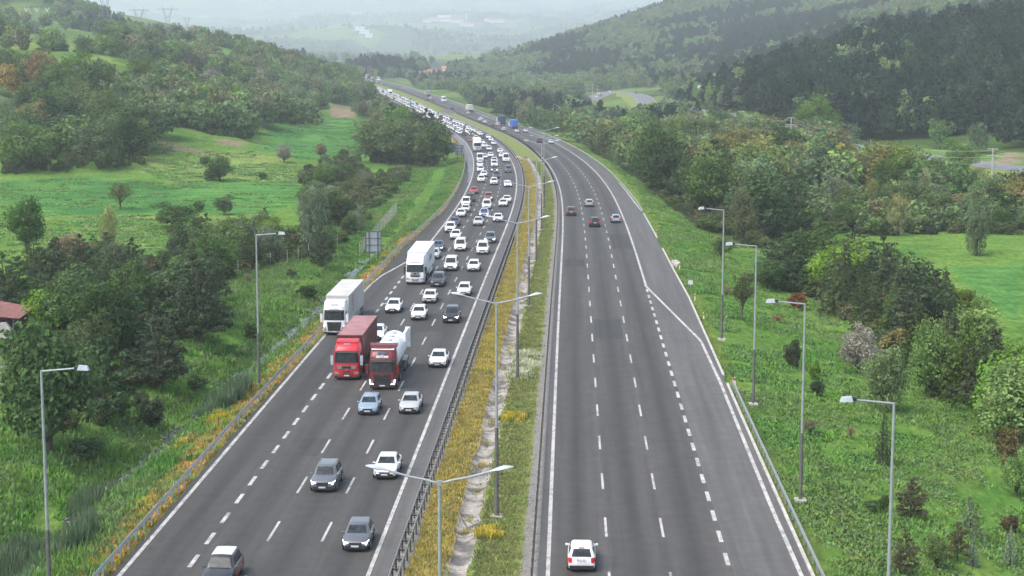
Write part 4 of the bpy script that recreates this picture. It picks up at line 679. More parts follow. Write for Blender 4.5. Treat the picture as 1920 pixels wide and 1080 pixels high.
KIND={ # shape, colour, plain words, category, crown name width ratio
'oak':('round',(0.080,0.136,0.048),'dark green broadleaf tree','tree',.85),'lite':('round',(0.153,0.263,0.060),'fresh light green tree','tree',.8),'olive':('wide',(.20,.20,.075),'olive brown spring tree','tree',1.),
'brown':('wide',(0.291,0.224,0.121),'tan budding tree','tree',.9),'willow':('willow',(0.153,0.209,0.107),'grey green willowy tree','tree',.75),'poplar':('tall',(0.247,0.301,0.107),'slim yellow green tree','tree',.42),
'pine':('pine',(.072,.112,.054),'dark pine','tree',.62),'spruce':('spruce',(0.090,0.136,0.051),'conical green spruce','tree',.5),'bush':('bush',(0.087,0.142,0.051),'dark green bush','shrub',1.1),
'litebush':('bush',(0.160,0.263,0.064),'light green bush','shrub',1.),'bloss':('round',(.25,.245,.215),'pale blossoming tree','tree',.95),'dead':('bare',(0.247,0.193,0.121),'dry brown shrub','shrub',1.1),
'open':('bare',(0.102,0.116,0.050),'gnarled open crowned tree','tree',1.),'redbush':('bush',(0.247,0.096,0.060),'rusty red shrub','shrub',1.1),'round':('round',(0.153,0.209,0.046),'dense round yellow green tree','tree',.95),
'scrub':('scrub',(0.124,0.124,0.054),'ragged brownish young pine','tree',.9),'grey':('spruce',(0.189,0.270,0.164),'pale grey green young conifer','tree',.5),'rust':('bush',(0.160,0.131,0.057),'rust tinged bush','shrub',1.),'leafy':('wide',(0.119,0.178,0.057),'mid green broad tree','tree',.95),'tanleaf':('tall',(0.182,0.216,0.078),'tall yellowish tree','tree',.55)}
TREES=[]
def tree(kind,x,y,h,wd,zone,nm=None,label=None):
    shape,c,words,cat,_=KIND[kind];cm,tm=rnd.choice(NEAR[shape]);nm=nm or {'pine':'pine_tree','spruce':'spruce_tree','bush':'bush','litebush':'bush','redbush':'bush','rust':'bush','dead':'dry_shrub','scrub':'young_pine','grey':'young_conifer'}.get(kind,'broadleaf_tree')
    t=bpy.data.objects.new(nm,None);COL.objects.link(t);t.location=(x,y,gz(x,y)-.04*h);t.rotation_euler=(0,0,rnd.uniform(0,6.28))
    a=part('crown',cm,t);b=part('trunk' if cat=='tree' else 'stems',tm,t);wd=max(wd,.25*h)
    j=[rnd.uniform(.85,1.15) for _ in range(3)];a.color=(c[0]*j[0],c[1]*j[0]*rnd.uniform(.94,1.06),c[2]*j[0]*j[2],1)
    a.scale=b.scale=(wd,wd*rnd.uniform(.9,1.1),h);b.scale=(h*.9,h*.9,h) if shape not in('round','wide','bare','willow') else (wd,wd,h)
    t['category']=cat;TREES.append((t,kind,zone,x/y,x,y,h,label));return t
ZI={'Z1':('the streamside thicket',dict(pine=.56,oak=.16,lite=.12,willow=.1,dead=.06),(6,12)),'Z2':('the lower hedge belt',dict(oak=.3,willow=.25,pine=.15,lite=.2,bush=.1),(4.5,8)),
'Z3':('the scrub behind the grey sign',dict(oak=.3,bush=.3,willow=.2,lite=.2),(3.5,7.5)),'Z4':('the dark grove at the bend',dict(pine=.68,lite=.16,leafy=.16),(10,14.5)),'Z5':('the wood above the left field',dict(leafy=.35,oak=.25,lite=.2,brown=.1,willow=.1),(10,17)),
'Z6':('the left hillside copse',dict(leafy=.35,oak=.25,olive=.12,lite=.12,bloss=.05,bush=.11),(6,12)),'Z7':('the right roadside tree belt',dict(leafy=.34,oak=.16,pine=.12,tanleaf=.13,willow=.12,lite=.13),(10,16)),
'Z8':('the thicket behind the right lamps',dict(spruce=.4,pine=.25,lite=.15,oak=.12,rust=.06),(5.5,9.2)),'Z10':('the row beyond the right meadow',dict(willow=.3,leafy=.3,poplar=.1,oak=.2,olive=.1),(5.5,9)),'Z11':('the grove under the power poles',dict(olive=.36,leafy=.3,willow=.2,oak=.14),(9,15))}
CAP={'Z1':(17,25),'Z2':(15,21),'Z3':(14,20)};CAP0={'Z1':345.,'Z2':430.,'Z3':640.}  # trees get lower towards the open fields
for zn,poly,n in ZONES:
    P=np.array(poly);words,mix,(h0,h1)=ZI[zn];pts=[];lo,hi=P.min(0),P.max(0);A=.5*abs(np.dot(P[:,0],np.roll(P[:,1],1))-np.dot(P[:,1],np.roll(P[:,0],1)));sep=.72*math.sqrt(A/n);tries=0
    while len(pts)<n and tries<9000:
        tries+=1;x=rnd.uniform(lo[0],hi[0]);y=rnd.uniform(lo[1],hi[1])
        if not inpoly(np.array(x),np.array(y),P): continue
        if tries%900==0: sep*=.85
        if x/y<-.262 and 150<y<205: continue
        if any((x-a)**2+(y-b)**2<sep*sep for a,b in pts): continue
        if -float(latL(x,y))-float(lrail(y))<3.5 and float(latR(x,y))<19.5: continue
        if any(inpoly(np.array(x),np.array(y),np.array(p)) for k,p in FIELDS): continue
        pts.append((x,y))
    for x,y in pts:
        k=rnd.choices(list(mix),list(mix.values()))[0];h=rnd.uniform(h0,h1)*1.08*(.4 if KIND[k][3]=='shrub' else 1)
        if k=='dead':h*=.8
        if zn in CAP: h=max(1.6,min(h,rnd.uniform(*CAP[zn])*(1-y/CAP0[zn])))
        tree(k,x,y,h,h*KIND[k][4]*rnd.uniform(.95,1.35)*(1.22 if zn=='Z8' else 1),zn)
for k,x,y,h,wd in SINGLES+[('olive',63.7,450,15,18),('olive',73,452,13.5,14),('olive',54,458,12.5,12),('olive',95,442,11.5,9),('lite',121,470,12,11),('lite',112,640,20,19),('oak',77,640,15,15),('leafy',-139,652,14,14),('leafy',-132,640,12,11),('bloss',-118,600,9,9)]: tree(k,x,y,h,wd,'S')
ORD=['first','second','third','fourth','fifth','sixth','seventh','eighth','ninth','tenth','eleventh','twelfth','thirteenth','fourteenth','fifteenth','sixteenth','seventeenth','eighteenth','nineteenth','twentieth','twenty-first','twenty-second','twenty-third','twenty-fourth','twenty-fifth','twenty-sixth','twenty-seventh','twenty-eighth','twenty-ninth','thirtieth']
def where(x,y):
    u=960+3250*x/y/1.01
    return u
SL={}
for zn in list(ZI)+['S']:
    for k in KIND:
        L=sorted([t for t in TREES if t[1]==k and t[2]==zn],key=lambda t:t[3])
        for i,t in enumerate(L):
            o,wd=t[0],KIND[k][2]
            if zn!='S':
                side='from the left' if len(L)>1 else ''
                o['label']=(f'{ORD[i]} {wd} from the left in {ZI[zn][0]}' if len(L)>1 else f'only {wd} in {ZI[zn][0]}');o['group']='plants in '+ZI[zn][0]
            else:
                x,y=t[4],t[5];reg=('near right grass' if x>0 and y<150 else 'right bank' if x>0 and y<260 else 'right meadow' if x>0 else 'near left bank' if y<255 and x>-42 else 'lower left belt' if y<300 else 'open left fields')
                SL.setdefault((reg,wd),[]).append(t)
for (reg,wd),L in SL.items():
    L.sort(key=lambda t:t[3])
    for i,t in enumerate(L):
        t[0]['label']=f'lone {wd} on the {reg}' if len(L)==1 else f'{ORD[i]} lone {wd} from the left on the {reg}';t[0]['group']='single plants in the grass'
# ---- masses drawn as stuff
HID=bpy.data.collections.new('plant_stock')
def scatter(name,label,cat,pts,rz,sc,stock,pick=None):
    me=bpy.data.meshes.new(name);n=len(pts);me.vertices.add(n);me.vertices.foreach_set('co',np.asarray(pts,np.float32).ravel())
    for k,v in(('rz',rz),('sx',sc[0]),('sz',sc[1])): me.attributes.new(k,'FLOAT','POINT').data.foreach_set('value',np.asarray(v,np.float32))
    me.attributes.new('pick','INT','POINT').data.foreach_set('value',(rng.integers(0,1000,n) if pick is None else pick).astype(np.int32))
    o=obj(name,me,label=label,cat=cat,kind='stuff');c=bpy.data.collections.new(name+'_stock')
    for s in stock:c.objects.link(s)
    g=bpy.data.node_groups.new(name,'GeometryNodeTree');g.interface.new_socket('Geometry',in_out='INPUT',socket_type='NodeSocketGeometry');g.interface.new_socket('Geometry',in_out='OUTPUT',socket_type='NodeSocketGeometry')
    N=g.nodes.new;L=g.links.new;gi=N('NodeGroupInput');go=N('NodeGroupOutput');ip=N('GeometryNodeInstanceOnPoints');ci=N('GeometryNodeCollectionInfo');ci.inputs['Collection'].default_value=c;ci.inputs['Separate Children'].default_value=True;ci.inputs['Reset Children'].default_value=True
    def attr(a,ty='FLOAT'):
        x=N('GeometryNodeInputNamedAttribute');x.data_type=ty;x.inputs['Name'].default_value=a;return x.outputs['Attribute']
    L(gi.outputs[0],ip.inputs['Points']);L(ci.outputs[0],ip.inputs['Instance']);ip.inputs['Pick Instance'].default_value=True;L(attr('pick','INT'),ip.inputs['Instance Index'])
    cr=N('ShaderNodeCombineXYZ');L(attr('rz'),cr.inputs[2]);L(cr.outputs[0],ip.inputs['Rotation']);cs=N('ShaderNodeCombineXYZ');sx=attr('sx');L(sx,cs.inputs[0]);L(sx,cs.inputs[1]);L(attr('sz'),cs.inputs[2]);L(cs.outputs[0],ip.inputs['Scale']);L(ip.outputs[0],go.inputs[0])
    o.modifiers.new('scatter','NODES').node_group=g;return o
def tintmul(me,c):
    a=me.color_attributes['tint'];n=len(me.vertices);v=np.empty(n*4,np.float32);a.data.foreach_get('color',v);v=v.reshape(-1,4);v[:,:3]*=np.array(c,np.float32);a.data.foreach_set('color',v.ravel())
def stock(name,shape,seed,leaves,leaf,color):
    cm,tm=tree_proto(shape,seed,leaves,leaf);tintmul(cm,color);return bpy.data.objects.new(name,cm)
far_b=[stock('far_broadleaf',s,900+i,760,.088,c) for i,(s,c) in enumerate((('round',(0.106,0.179,0.073)),('wide',(0.146,0.216,0.082)),('round',(0.172,0.272,0.090)),('wide',(0.197,0.207,0.108)),('tall',(0.163,0.254,0.090)),('round',(0.120,0.188,0.090))))]
far_p=[stock('far_pine',s,950+i,n,l,c) for i,(s,c,n,l) in enumerate((('pine',(.030,.052,.036),420,.11),('round',(.034,.058,.040),460,.11),('pine',(.024,.043,.033),420,.12),('wide',(.042,.068,.042),460,.11),('scrub',(.028,.05,.036),380,.12)))]
def sight(x,y): # open ground round the bend of the valley road and beside its cutting
    return (y>880)&(y<1420)&(x>.045*y)&(x<.088*y)|(y>395)&(y<640)&(x>.19*y)&(fbm(x/13.,y/13.)>.36)|inpoly(x,y,np.array([(104,415),(150,385),(160,440),(122,540),(112,560),(108,520)],float))
def lat_ok(x,y): return (-latL(x,y)-lrail(y)>4.5)|(latR(x,y)>18.4)|(y>2300)
for name,poly,sp,cf,label in WOODS:
    P=np.array(poly,float);lo,hi=P.min(0),P.max(0);gx=np.arange(lo[0],hi[0],sp);gy=np.arange(lo[1],hi[1],sp);X,Y=np.meshgrid(gx,gy);X=(X+rng.uniform(-.45,.45,X.shape)*sp).ravel();Y=(Y+rng.uniform(-.45,.45,Y.shape)*sp).ravel()
    k=inpoly(X,Y,P)&lat_ok(X,Y)&~infield(X,Y)&(r2dist(X,Y)>12)&~sight(X,Y)
    if name=='far_copses': f=fbm(X/160+3,Y/210.);k&=((f<.455)|((fbm(X/60.,Y/90.)>.62)))&~infield(X,Y)
    elif name!='mountain_wood' and name!='pine_hill_wood': k&=fbm(X/38.+2,Y/50.)<glade(name)
    if name=='verge_wood': k&=(-latL(X,Y)-lrail(Y)>9)
    X,Y=X[k],Y[k];isp=fbm(X/70.+6,Y/110.+1)+rng.uniform(-.1,.1,len(X))<np.interp(cf,[0,.1,.3,.55,.7,1],[.2,.31,.41,.49,.55,.9])
    for sub,m,st in((name+('_conifers' if cf>0 else ''),isp,far_p),(name,~isp,far_b)):
        if m.sum()<8: continue
        x,y=X[m],Y[m];h=(5.5+9.5*rng.random(len(x))**.8)*(.85 if name in('hillside_wood','ridge_wood') else 1)*(1.25 if sp>=20 or name=='pine_hill_wood' else 1)*{'verge_wood':.6,'valley_wood':.82}.get(name,1);wd=h*rng.uniform(.62,1.0,len(x)) if st is far_b else h*rng.uniform(.5,.85,len(x))
        scatter(sub,label+(', its conifers' if st is far_p else ', its broadleaf trees'),'wood',np.stack([x,y,terr(x,y)-.5],1),rng.uniform(0,6.28,len(x)),(wd,h),st)
# undergrowth filling the belts between the counted trees
ub=[stock('undergrowth_bush','bush',980+i,700,.1,c) for i,c in enumerate(((.085,.135,.045),(.11,.17,.05),(.07,.105,.04),(.15,.17,.065),(.12,.13,.06)))]
def under(name,label,polys,sp,h0,h1,st,wf=(.9,1.4)):
    A=[]
    for P in polys:
        P=np.array(P,float);lo,hi=P.min(0),P.max(0);n=int((hi-lo).prod()/sp**2);x=rng.uniform(lo[0],hi[0],n);y=rng.uniform(lo[1],hi[1],n);k=inpoly(x,y,P)&(-latL(x,y)-lrail(y)>4.)|inpoly(x,y,P)&(latR(x,y)>18.8);k&=~infield(x,y)&~((x/y<-.265)&(y<203))&(r2dist(x,y)>12)&~sight(x,y);A.append(np.stack([x[k],y[k]],1))
    A=np.concatenate(A);n=len(A);h=rng.uniform(h0,h1,n);scatter(name,label,'undergrowth',np.stack([A[:,0],A[:,1],terr(A[:,0],A[:,1])-.3],1),rng.uniform(0,6.28,n),(h*rng.uniform(*wf,n),h),st)
ZD={z:p for z,p,n in ZONES}
under('left_undergrowth','dense low bushes filling the tree belts left of the inbound road',[ZD[z] for z in('Z1','Z2','Z3','Z4','Z5','Z6')],2.6,1.,2.7,ub)
under('right_undergrowth','dense low bushes filling the tree belts right of the outbound road',[ZD[z] for z in('Z7','Z8','Z8','Z10','Z11')],2.3,1.2,3.2,ub)
under('valley_grove','mixed spring trees filling the valley between the outbound road and the cables',[[(20,640),(24,560),(31,460),(40,395),(58,400),(75,398),(118,398),(124,440),(113,500),(102,580),(97,660),(60,690)]],6.3,7.5,13,far_b+[stock('far_olive','wide',990,900,.08,(.20,.185,.07))],(.8,1.15))
under('meadow_edge_grove','low mixed trees along the far side of the right meadow',[[(56,338),(74,332),(114,346),(132,400),(118,425),(112,400),(95,440),(66,400)]],5.2,4,7,far_b,(.85,1.3))
under('left_grove','mixed spring trees filling the slope behind the left copse',[[(-135,600),(-110,560),(-92,560),(-84,640),(-80,700),(-100,760),(-140,700)],[(-150,560),(-118,460),(-98,470),(-100,520),(-120,560),(-150,640)]],6.5,7.5,13,far_b,(.8,1.15))
FP=[]
for kf,po in FIELDS[:4]:
    P=np.array(po);lo,hi=P.min(0),P.max(0);n=int((hi-lo).prod()*.42);x=rng.uniform(lo[0],hi[0],n);y=rng.uniform(lo[1],hi[1],n);k=inpoly(x,y,P)&(fbm(x/9.,y/6.)>(.5 if kf=='crop' else .42));FP.append(np.stack([x[k],y[k],0*x[k]],1))
FP=np.concatenate(FP)[:26000]
# ---- grass, reeds, flowers
def tuft(name,seed,n,h,wd,color,lean=.35):
    r=np.random.default_rng(seed);V=[];Q=[];S=[]
    for i in range(n):
        a=r.uniform(0,6.28);p=np.array([r.normal()*.32,r.normal()*.32,0]);d=np.array([math.cos(a),math.sin(a),0]);l=r.uniform(.1,lean)*h;hh=h*r.uniform(.5,1.1);s=np.array([-d[1],d[0],0])*wd*r.uniform(.6,1.3);b=len(V)
        V+=[p-s,p+s,p+d*l*.5+s*.7+[0,0,hh*.6],p+d*l*.5-s*.7+[0,0,hh*.6],p+d*l*1.2+[0,0,hh]+s*.15,p+d*l*1.2+[0,0,hh]-s*.15];Q+=[(b,b+1,b+2,b+3),(b+3,b+2,b+4,b+5)];sh=r.uniform(.7,1.35);S+=[sh*.88]*2+[sh]*2+[sh*1.1]*2  # shading painted into the tint: blades darker at the base, lighter at the tip
    S=np.array(S);me=npmesh(name,np.array(V),np.array(Q),M['leaf'],col=np.stack([S,S,S*.9],1));tintmul(me,color);return bpy.data.objects.new(name,me)
def area(n,f,xr,yr,weight=None):
    out=[]
    while sum(map(len,out))<n:
        y=yr[0]+(yr[1]-yr[0])*rng.random(n)**1.5;x=rng.uniform(*xr,n);p=f(x,y);out.append(p)
    return np.concatenate(out)[:n]
gr=[tuft('grass_tuft',1,28,.5,.05,(.095,.22,.045)),tuft('grass_tuft',2,28,.42,.055,(.12,.25,.055)),tuft('grass_tuft',3,26,.6,.045,(.15,.26,.062)),tuft('grass_tuft',4,24,.35,.06,(.135,.225,.08)),tuft('grass_tuft',5,24,.4,.06,(.19,.265,.08))]
def kinds(p): return np.clip(((fbm(p[:,0]/7.,p[:,1]/11.)-.2)*8.2+rng.normal(0,.55,len(p))),0,4).astype(int)
def leftb(x,y): 
    s=-lrail(y)-x;k=(fbm(x/3.+2,y/5.)>.3);p=ptL(y,s);return p[k]
def rightb(x,y): k=(fbm(x/4.+7,y/6.)>.38);return ptR(y,17.0+x)[k]
def gnd(p,up=-.03): p=p.copy();p[:,2]=terr(p[:,0],p[:,1])+up;return p
p=gnd(FP);n=len(p);scatter('field_grass','uneven green growth over the left fields and meadow','grass',p,rng.uniform(0,6.28,n),(rng.uniform(1.,2.6,n),rng.uniform(.3,.7,n)),[tuft('field_tuft',21,24,.5,.07,(.10,.26,.055)),tuft('field_tuft',22,24,.5,.07,(.14,.30,.07)),tuft('field_tuft',23,24,.5,.07,(.19,.29,.085))])
p=np.concatenate([area(15000,leftb,(2.8,40),(92,330)),area(6000,leftb,(2.8,10),(92,330)),area(250,leftb,(.5,2.2),(92,330)),area(7000,leftb,(1.,20),(300,540))]);keep=np.abs(-latL(p[:,0],p[:,1])-lrail(p[:,1])-ditch(p[:,1])-(fbm(p[:,1]/7.+5,p[:,1]*0+2.)-.5)*1.6)>2.0;p=gnd(p[keep]);n=len(p)
scatter('bank_grass','tall green grass on the left verge and stream bank','grass',p,rng.uniform(0,6.28,n),(rng.uniform(.9,1.9,n),rng.uniform(.5,1.25,n)),gr,kinds(p))
p=gnd(np.concatenate([area(10500,rightb,(.3,38),(92,330)),area(3000,rightb,(.2,4),(92,300)),area(5000,rightb,(.4,16),(300,520))]));n=len(p)
scatter('meadow_grass','tufted green grass on the right bank below the lamps','grass',p,rng.uniform(0,6.28,n),(rng.uniform(.9,1.9,n),rng.uniform(.25,.5,n)*(.6+1.5*fbm(p[:,0]/5.+3,p[:,1]/8.))),gr,kinds(p))
dg=[tuft('dry_tuft',5,30,.28,.04,(.46,.35,.085),.9),tuft('dry_tuft',6,30,.24,.045,(.36,.30,.08),.9),tuft('dry_tuft',7,26,.3,.04,(.27,.26,.075),.9),tuft('dry_tuft',8,26,.26,.04,(.50,.41,.12),.9)]
p=gnd(area(2600,leftb,(.3,2.3),(92,420)));n=len(p);scatter('dry_verge_grass','dry orange brown grass behind the left guard rail','grass',p,rng.uniform(0,6.28,n),(rng.uniform(.5,.9,n),rng.uniform(.4,1.,n)),[tuft('verge_tuft',31,28,.28,.045,(.58,.30,.08),.8),tuft('verge_tuft',32,28,.26,.045,(.56,.36,.12),.8),tuft('verge_tuft',33,26,.3,.045,(.42,.28,.08),.8)])
def med(a,b):
    def f(x,y): return ptL(y,x,-.02)
    return f
p=area(7500,med(0,0),(2.6,4.3),(88,520));p[:,2]-=.03;n=len(p);scatter('dry_median_grass','matted yellow ochre grass along the left side of the median','grass',p,rng.uniform(0,6.28,n),(rng.uniform(.5,.9,n),rng.uniform(.5,1.2,n)),dg)
mg=[tuft('median_tuft',9,30,.25,.04,(0.220,0.248,0.083),.8),tuft('median_tuft',10,30,.2,.045,(0.154,0.226,0.061),.8),tuft('median_tuft',11,26,.24,.04,(0.297,0.286,0.116),.8),tuft('median_tuft',12,30,.22,.045,(0.198,0.237,0.077),.8)]
p=area(7500,lambda x,y:ptL(y,6.55+x*(xRL(y)-1.9-6.55),-.1),(0,1),(88,520));n=len(p);scatter('green_median_grass','short green grass along the right side of the median','grass',p,rng.uniform(0,6.28,n),(rng.uniform(.6,1.1,n),rng.uniform(.4,1.1,n)),mg)
p=area(260,lambda x,y:ptL(y,x,-.42),(5.1,5.6),(95,300));k=fbm(p[:,1]/3.,p[:,1]*0)>.52;p=p[k];n=len(p);scatter('channel_weeds','brown and green weeds in the cracks of the drainage channel','weeds',p,rng.uniform(0,6.28,n),(rng.uniform(.3,.6,n),rng.uniform(.6,1.4,n)),dg+mg[:1])
rd=[tuft('reed',13,40,1.9,.05,(0.119,0.182,0.105),.25),tuft('reed',14,40,1.6,.05,(0.140,0.210,0.119),.25)]
RP=[]
for cx,cy,rx,ry,n in((-32.5,113,4.5,7,260),(-32.3,131,1.6,2.6,60),(-26.8,158,2.0,7,150),(-33,104,3,5,120)):
    a=rng.uniform(0,6.28,n);q=np.sqrt(rng.random(n));RP.append(np.stack([cx+rx*q*np.cos(a),cy+ry*q*np.sin(a),0*a],1))
p=gnd(np.concatenate(RP));n=len(p);scatter('reeds','blue green reeds standing in the stream at the lower left','reeds',p,rng.uniform(0,6.28,n),(rng.uniform(.6,1.1,n),rng.uniform(.7,1.15,n)),rd)
fw=[tuft('flower_white',15,46,.45,.06,(.5,.52,.38),.6),tuft('flower_green',16,30,.4,.05,(.13,.2,.06),.6)];fy=[tuft('flower_yellow',17,46,.5,.05,(.55,.42,.04),.7),tuft('flower_green',18,30,.4,.05,(.2,.22,.05),.6)]
def patch(cx,cy,rx,ry,n): a=rng.uniform(0,6.28,n);q=np.sqrt(rng.random(n));return np.stack([cx+rx*q*np.cos(a),cy+ry*q*np.sin(a),zp(cy+0*a)-.1],1)
a=ptL(np.array([166.,171.,176.]),np.array([7.2,7.6,7.4]));p=np.concatenate([patch(x[0],x[1],1.25,2.6,60) for x in a]);n=len(p);scatter('white_flowers','white flowering weeds in the median green around the third lamp','flowers',p,rng.uniform(0,6.28,n),(rng.uniform(.5,.9,n),rng.uniform(.5,1.1,n)),fw)
a=ptL(np.array([112.3,147.]),np.array([6.9,7.2]));p=np.concatenate([patch(a[0][0],a[0][1],.7,1.1,60),patch(a[1][0],a[1][1],1.1,1.5,40)]);n=len(p);scatter('yellow_flowers','yellow flowering weeds beside the drainage channel','flowers',p,rng.uniform(0,6.28,n),(rng.uniform(.4,.8,n),rng.uniform(.6,1.2,n)),fy)
p=np.concatenate([patch(x[0],x[1],1.4,3.2,46) for x in ptL(np.array([139.,158.,147.]),np.array([-20.3,-18.8,-18.]))]);p=gnd(p);n=len(p);scatter('yellow_flowers_verge','yellow flowering grass on the left verge behind the guard rail','flowers',p,rng.uniform(0,6.28,n),(rng.uniform(.5,.9,n),rng.uniform(.6,1.2,n)),fy)
# loose stones and litter in the stream bed and median
st=MB();bm=bmesh.new();bmesh.ops.create_icosphere(bm,subdivisions=1,radius=.5);vs=[v.co.copy() for v in bm.verts];fs=[tuple(v.index for v in f.verts) for f in bm.faces];bm.free()
rk=[]
for i in range(3):
    q=MB();q.add([(v.x*rnd.uniform(.8,1.2),v.y*rnd.uniform(.8,1.2),v.z*rnd.uniform(.5,.8)) for v in vs],fs);rk.append(bpy.data.objects.new('stone',q.mesh('stone',M['stone'],60)))
D=rng.uniform(100,270,420);p=ptL(D,-lrail(D)-ditch(D)-(fbm(D/7.+5,D*0+2.)-.5)*1.6+rng.normal(0,.7,420));p=gnd(p,.05);n=len(p);sz=rng.uniform(.1,.38,n)*(1+.5*(D>170));scatter('stream_stones','pale stones strewn along the stream bed','stones',p,rng.uniform(0,6.28,n),(sz,sz),rk)
D=rng.uniform(92,260,150);p=ptL(D,rng.choice([3.,4.2,5.6,7.5,8.6],150)+rng.normal(0,.5,150),-.08);sz=rng.uniform(.06,.28,150);scatter('median_litter','small pale stones and litter scattered over the median','litter',p,rng.uniform(0,6.28,150),(sz,sz*.6),rk)
# ---------------------------------------------------------------- vehicles
PC={'white':(.70,.71,.72),'silver':(.42,.43,.44),'skysilver':(.33,.40,.46),'grey':(.10,.11,.125),'dkgrey':(.05,.053,.06),'black':(.012,.013,.015),'black2':(.03,.03,.033),'navy':(.03,.05,.085),'ltblue':(.21,.29,.37),'slate':(.07,.09,.11),'red':(.36,.03,.03),'redwhite':(.66,.6,.58),'brown':(.20,.07,.035),'police':(.40,.42,.46),'blue':(.03,.08,.26),'purple':(.09,.05,.09),'beige':(.45,.40,.32),'maroon':(.14,.02,.03),'yellow':(.6,.42,.05),'green':(.05,.16,.08),'orange':(.6,.2,.05)}
CARS={ # L W H zbelt hood_nose cowl wtop rtop rbase deck
'hatch':(4.05,1.76,1.47,.93,.74,.98,.28,-1.40,-1.88,None),'sedan':(4.5,1.79,1.46,.92,.72,1.0,.28,-.95,-1.55,.98),'suv':(4.45,1.86,1.67,1.03,.86,1.02,.42,-1.62,-2.05,None),
'mpv':(4.5,1.83,1.86,1.06,.86,1.32,.72,-2.0,-2.14,None),'van':(5.7,2.05,2.5,1.25,1.02,2.05,1.45,-2.7,-2.8,None),'boxy':(4.25,1.65,1.44,.90,.80,.88,.42,-1.02,-1.42,.90)}
def car_shell(kind):
    L,W,H,zb,zn,yc,wt,rt,rb,dk=CARS[kind];h=L/2;w=W/2;b=MB();st=[]
    zr=dk or zb
    box=kind in('boxy','van');tp=.88 if box else .72
    st=[(-h,.36,zr-.30,tp+.04),(-h+.07,.28,zr-.10,.93),(-h+.4,.22,zr,.985),(rb+.05,.2,zr,1),(-.3,.2,zb,1),(yc,.2,zb+.02,1),(yc+.35,.2,zb-.01,1),(h-.5,.22,zn+.07,.985),(h-.2,.24,zn-.04,.93),(h-.05,.28,zn-.17,tp+.1),(h,.34,zn-.30,tp)]
    rings=[]
    for y,z0,z1,k in st:
        a=w*k;zm=(z0+z1)/2
        rings.append([(-a*.88,y,z0),(-a*.985,y,z0+.12),(-a,y,zm),(-a*.975,y,z1-.09),(-a*.86,y,z1),(-a*.4,y,z1+.025),(a*.4,y,z1+.025),(a*.86,y,z1),(a*.975,y,z1-.09),(a,y,zm),(a*.985,y,z0+.12),(a*.88,y,z0)])
    b.loft(rings)
    def ring(yf,yr,hw,z,cf,cr): return [(-hw,yr+cr,z),(-hw,yf-cf,z),(-hw*.86,yf,z),(hw*.86,yf,z),(hw,yf-cf,z),(hw,yr+cr,z),(hw*.86,yr,z),(-hw*.86,yr,z)]
    wb,wr=w*.93,w*(.70 if kind not in('mpv','van','boxy') else .80)
    G=[ring(yc+.04,rb-.04,wb,zb-.02,.28,.2),ring(wt+.06,rt-.05,wr*1.03,H-.09,.18,.14),ring(wt-.06,rt+.06,wr*.95,H-.03,.16,.12),ring(wt-.3,rt+.3,wr*.7,H,.1,.1)]
    b.loft(G)
    return b,G
def lerp(a,b,t): return tuple(x+(y-x)*t for x,y in zip(a,b))
def patch(b,q,u0,u1,v0,v1,off,mi=0):
    P=[Vector(p) for p in q];nrm=(P[1]-P[0]).cross(P[3]-P[0]).normalized()
    f=lambda u,v:tuple(P[0].lerp(P[1],u).lerp(P[3].lerp(P[2],u),v)+nrm*off)
    b.add([f(u0,v0),f(u1,v0),f(u1,v1),f(u0,v1)],[(0,1,2,3)],mi)
def wheel_mesh(r,wd,side):
    t=MB();pr=[(r*.62,-wd/2),(r*.93,-wd/2),(r,-wd*.32),(r,wd*.32),(r*.93,wd/2),(r*.62,wd/2)];t.lathe(pr,n=16,axis='x')
    m=MB();m.lathe([(r*.1,.0),(r*.62,.0),(r*.64,.012),(r*.2,.02)],n=10,axis='x');m.v=[(side*(wd/2+v[0]*.9),v[1],v[2]) for v in m.v];return t.mesh('tyre',M['tyre']),m.mesh('rim',M['rim'])
WM={}
def wheel(parent,x,y,r,wd):
    s=1 if x>0 else -1;k=(round(r,2),round(wd,2),s)
    if k not in WM: WM[k]=wheel_mesh(r,wd,s)
    o=part('wheel',WM[k][0],parent,loc=(x,y,r));part('rim',WM[k][1],o);return o
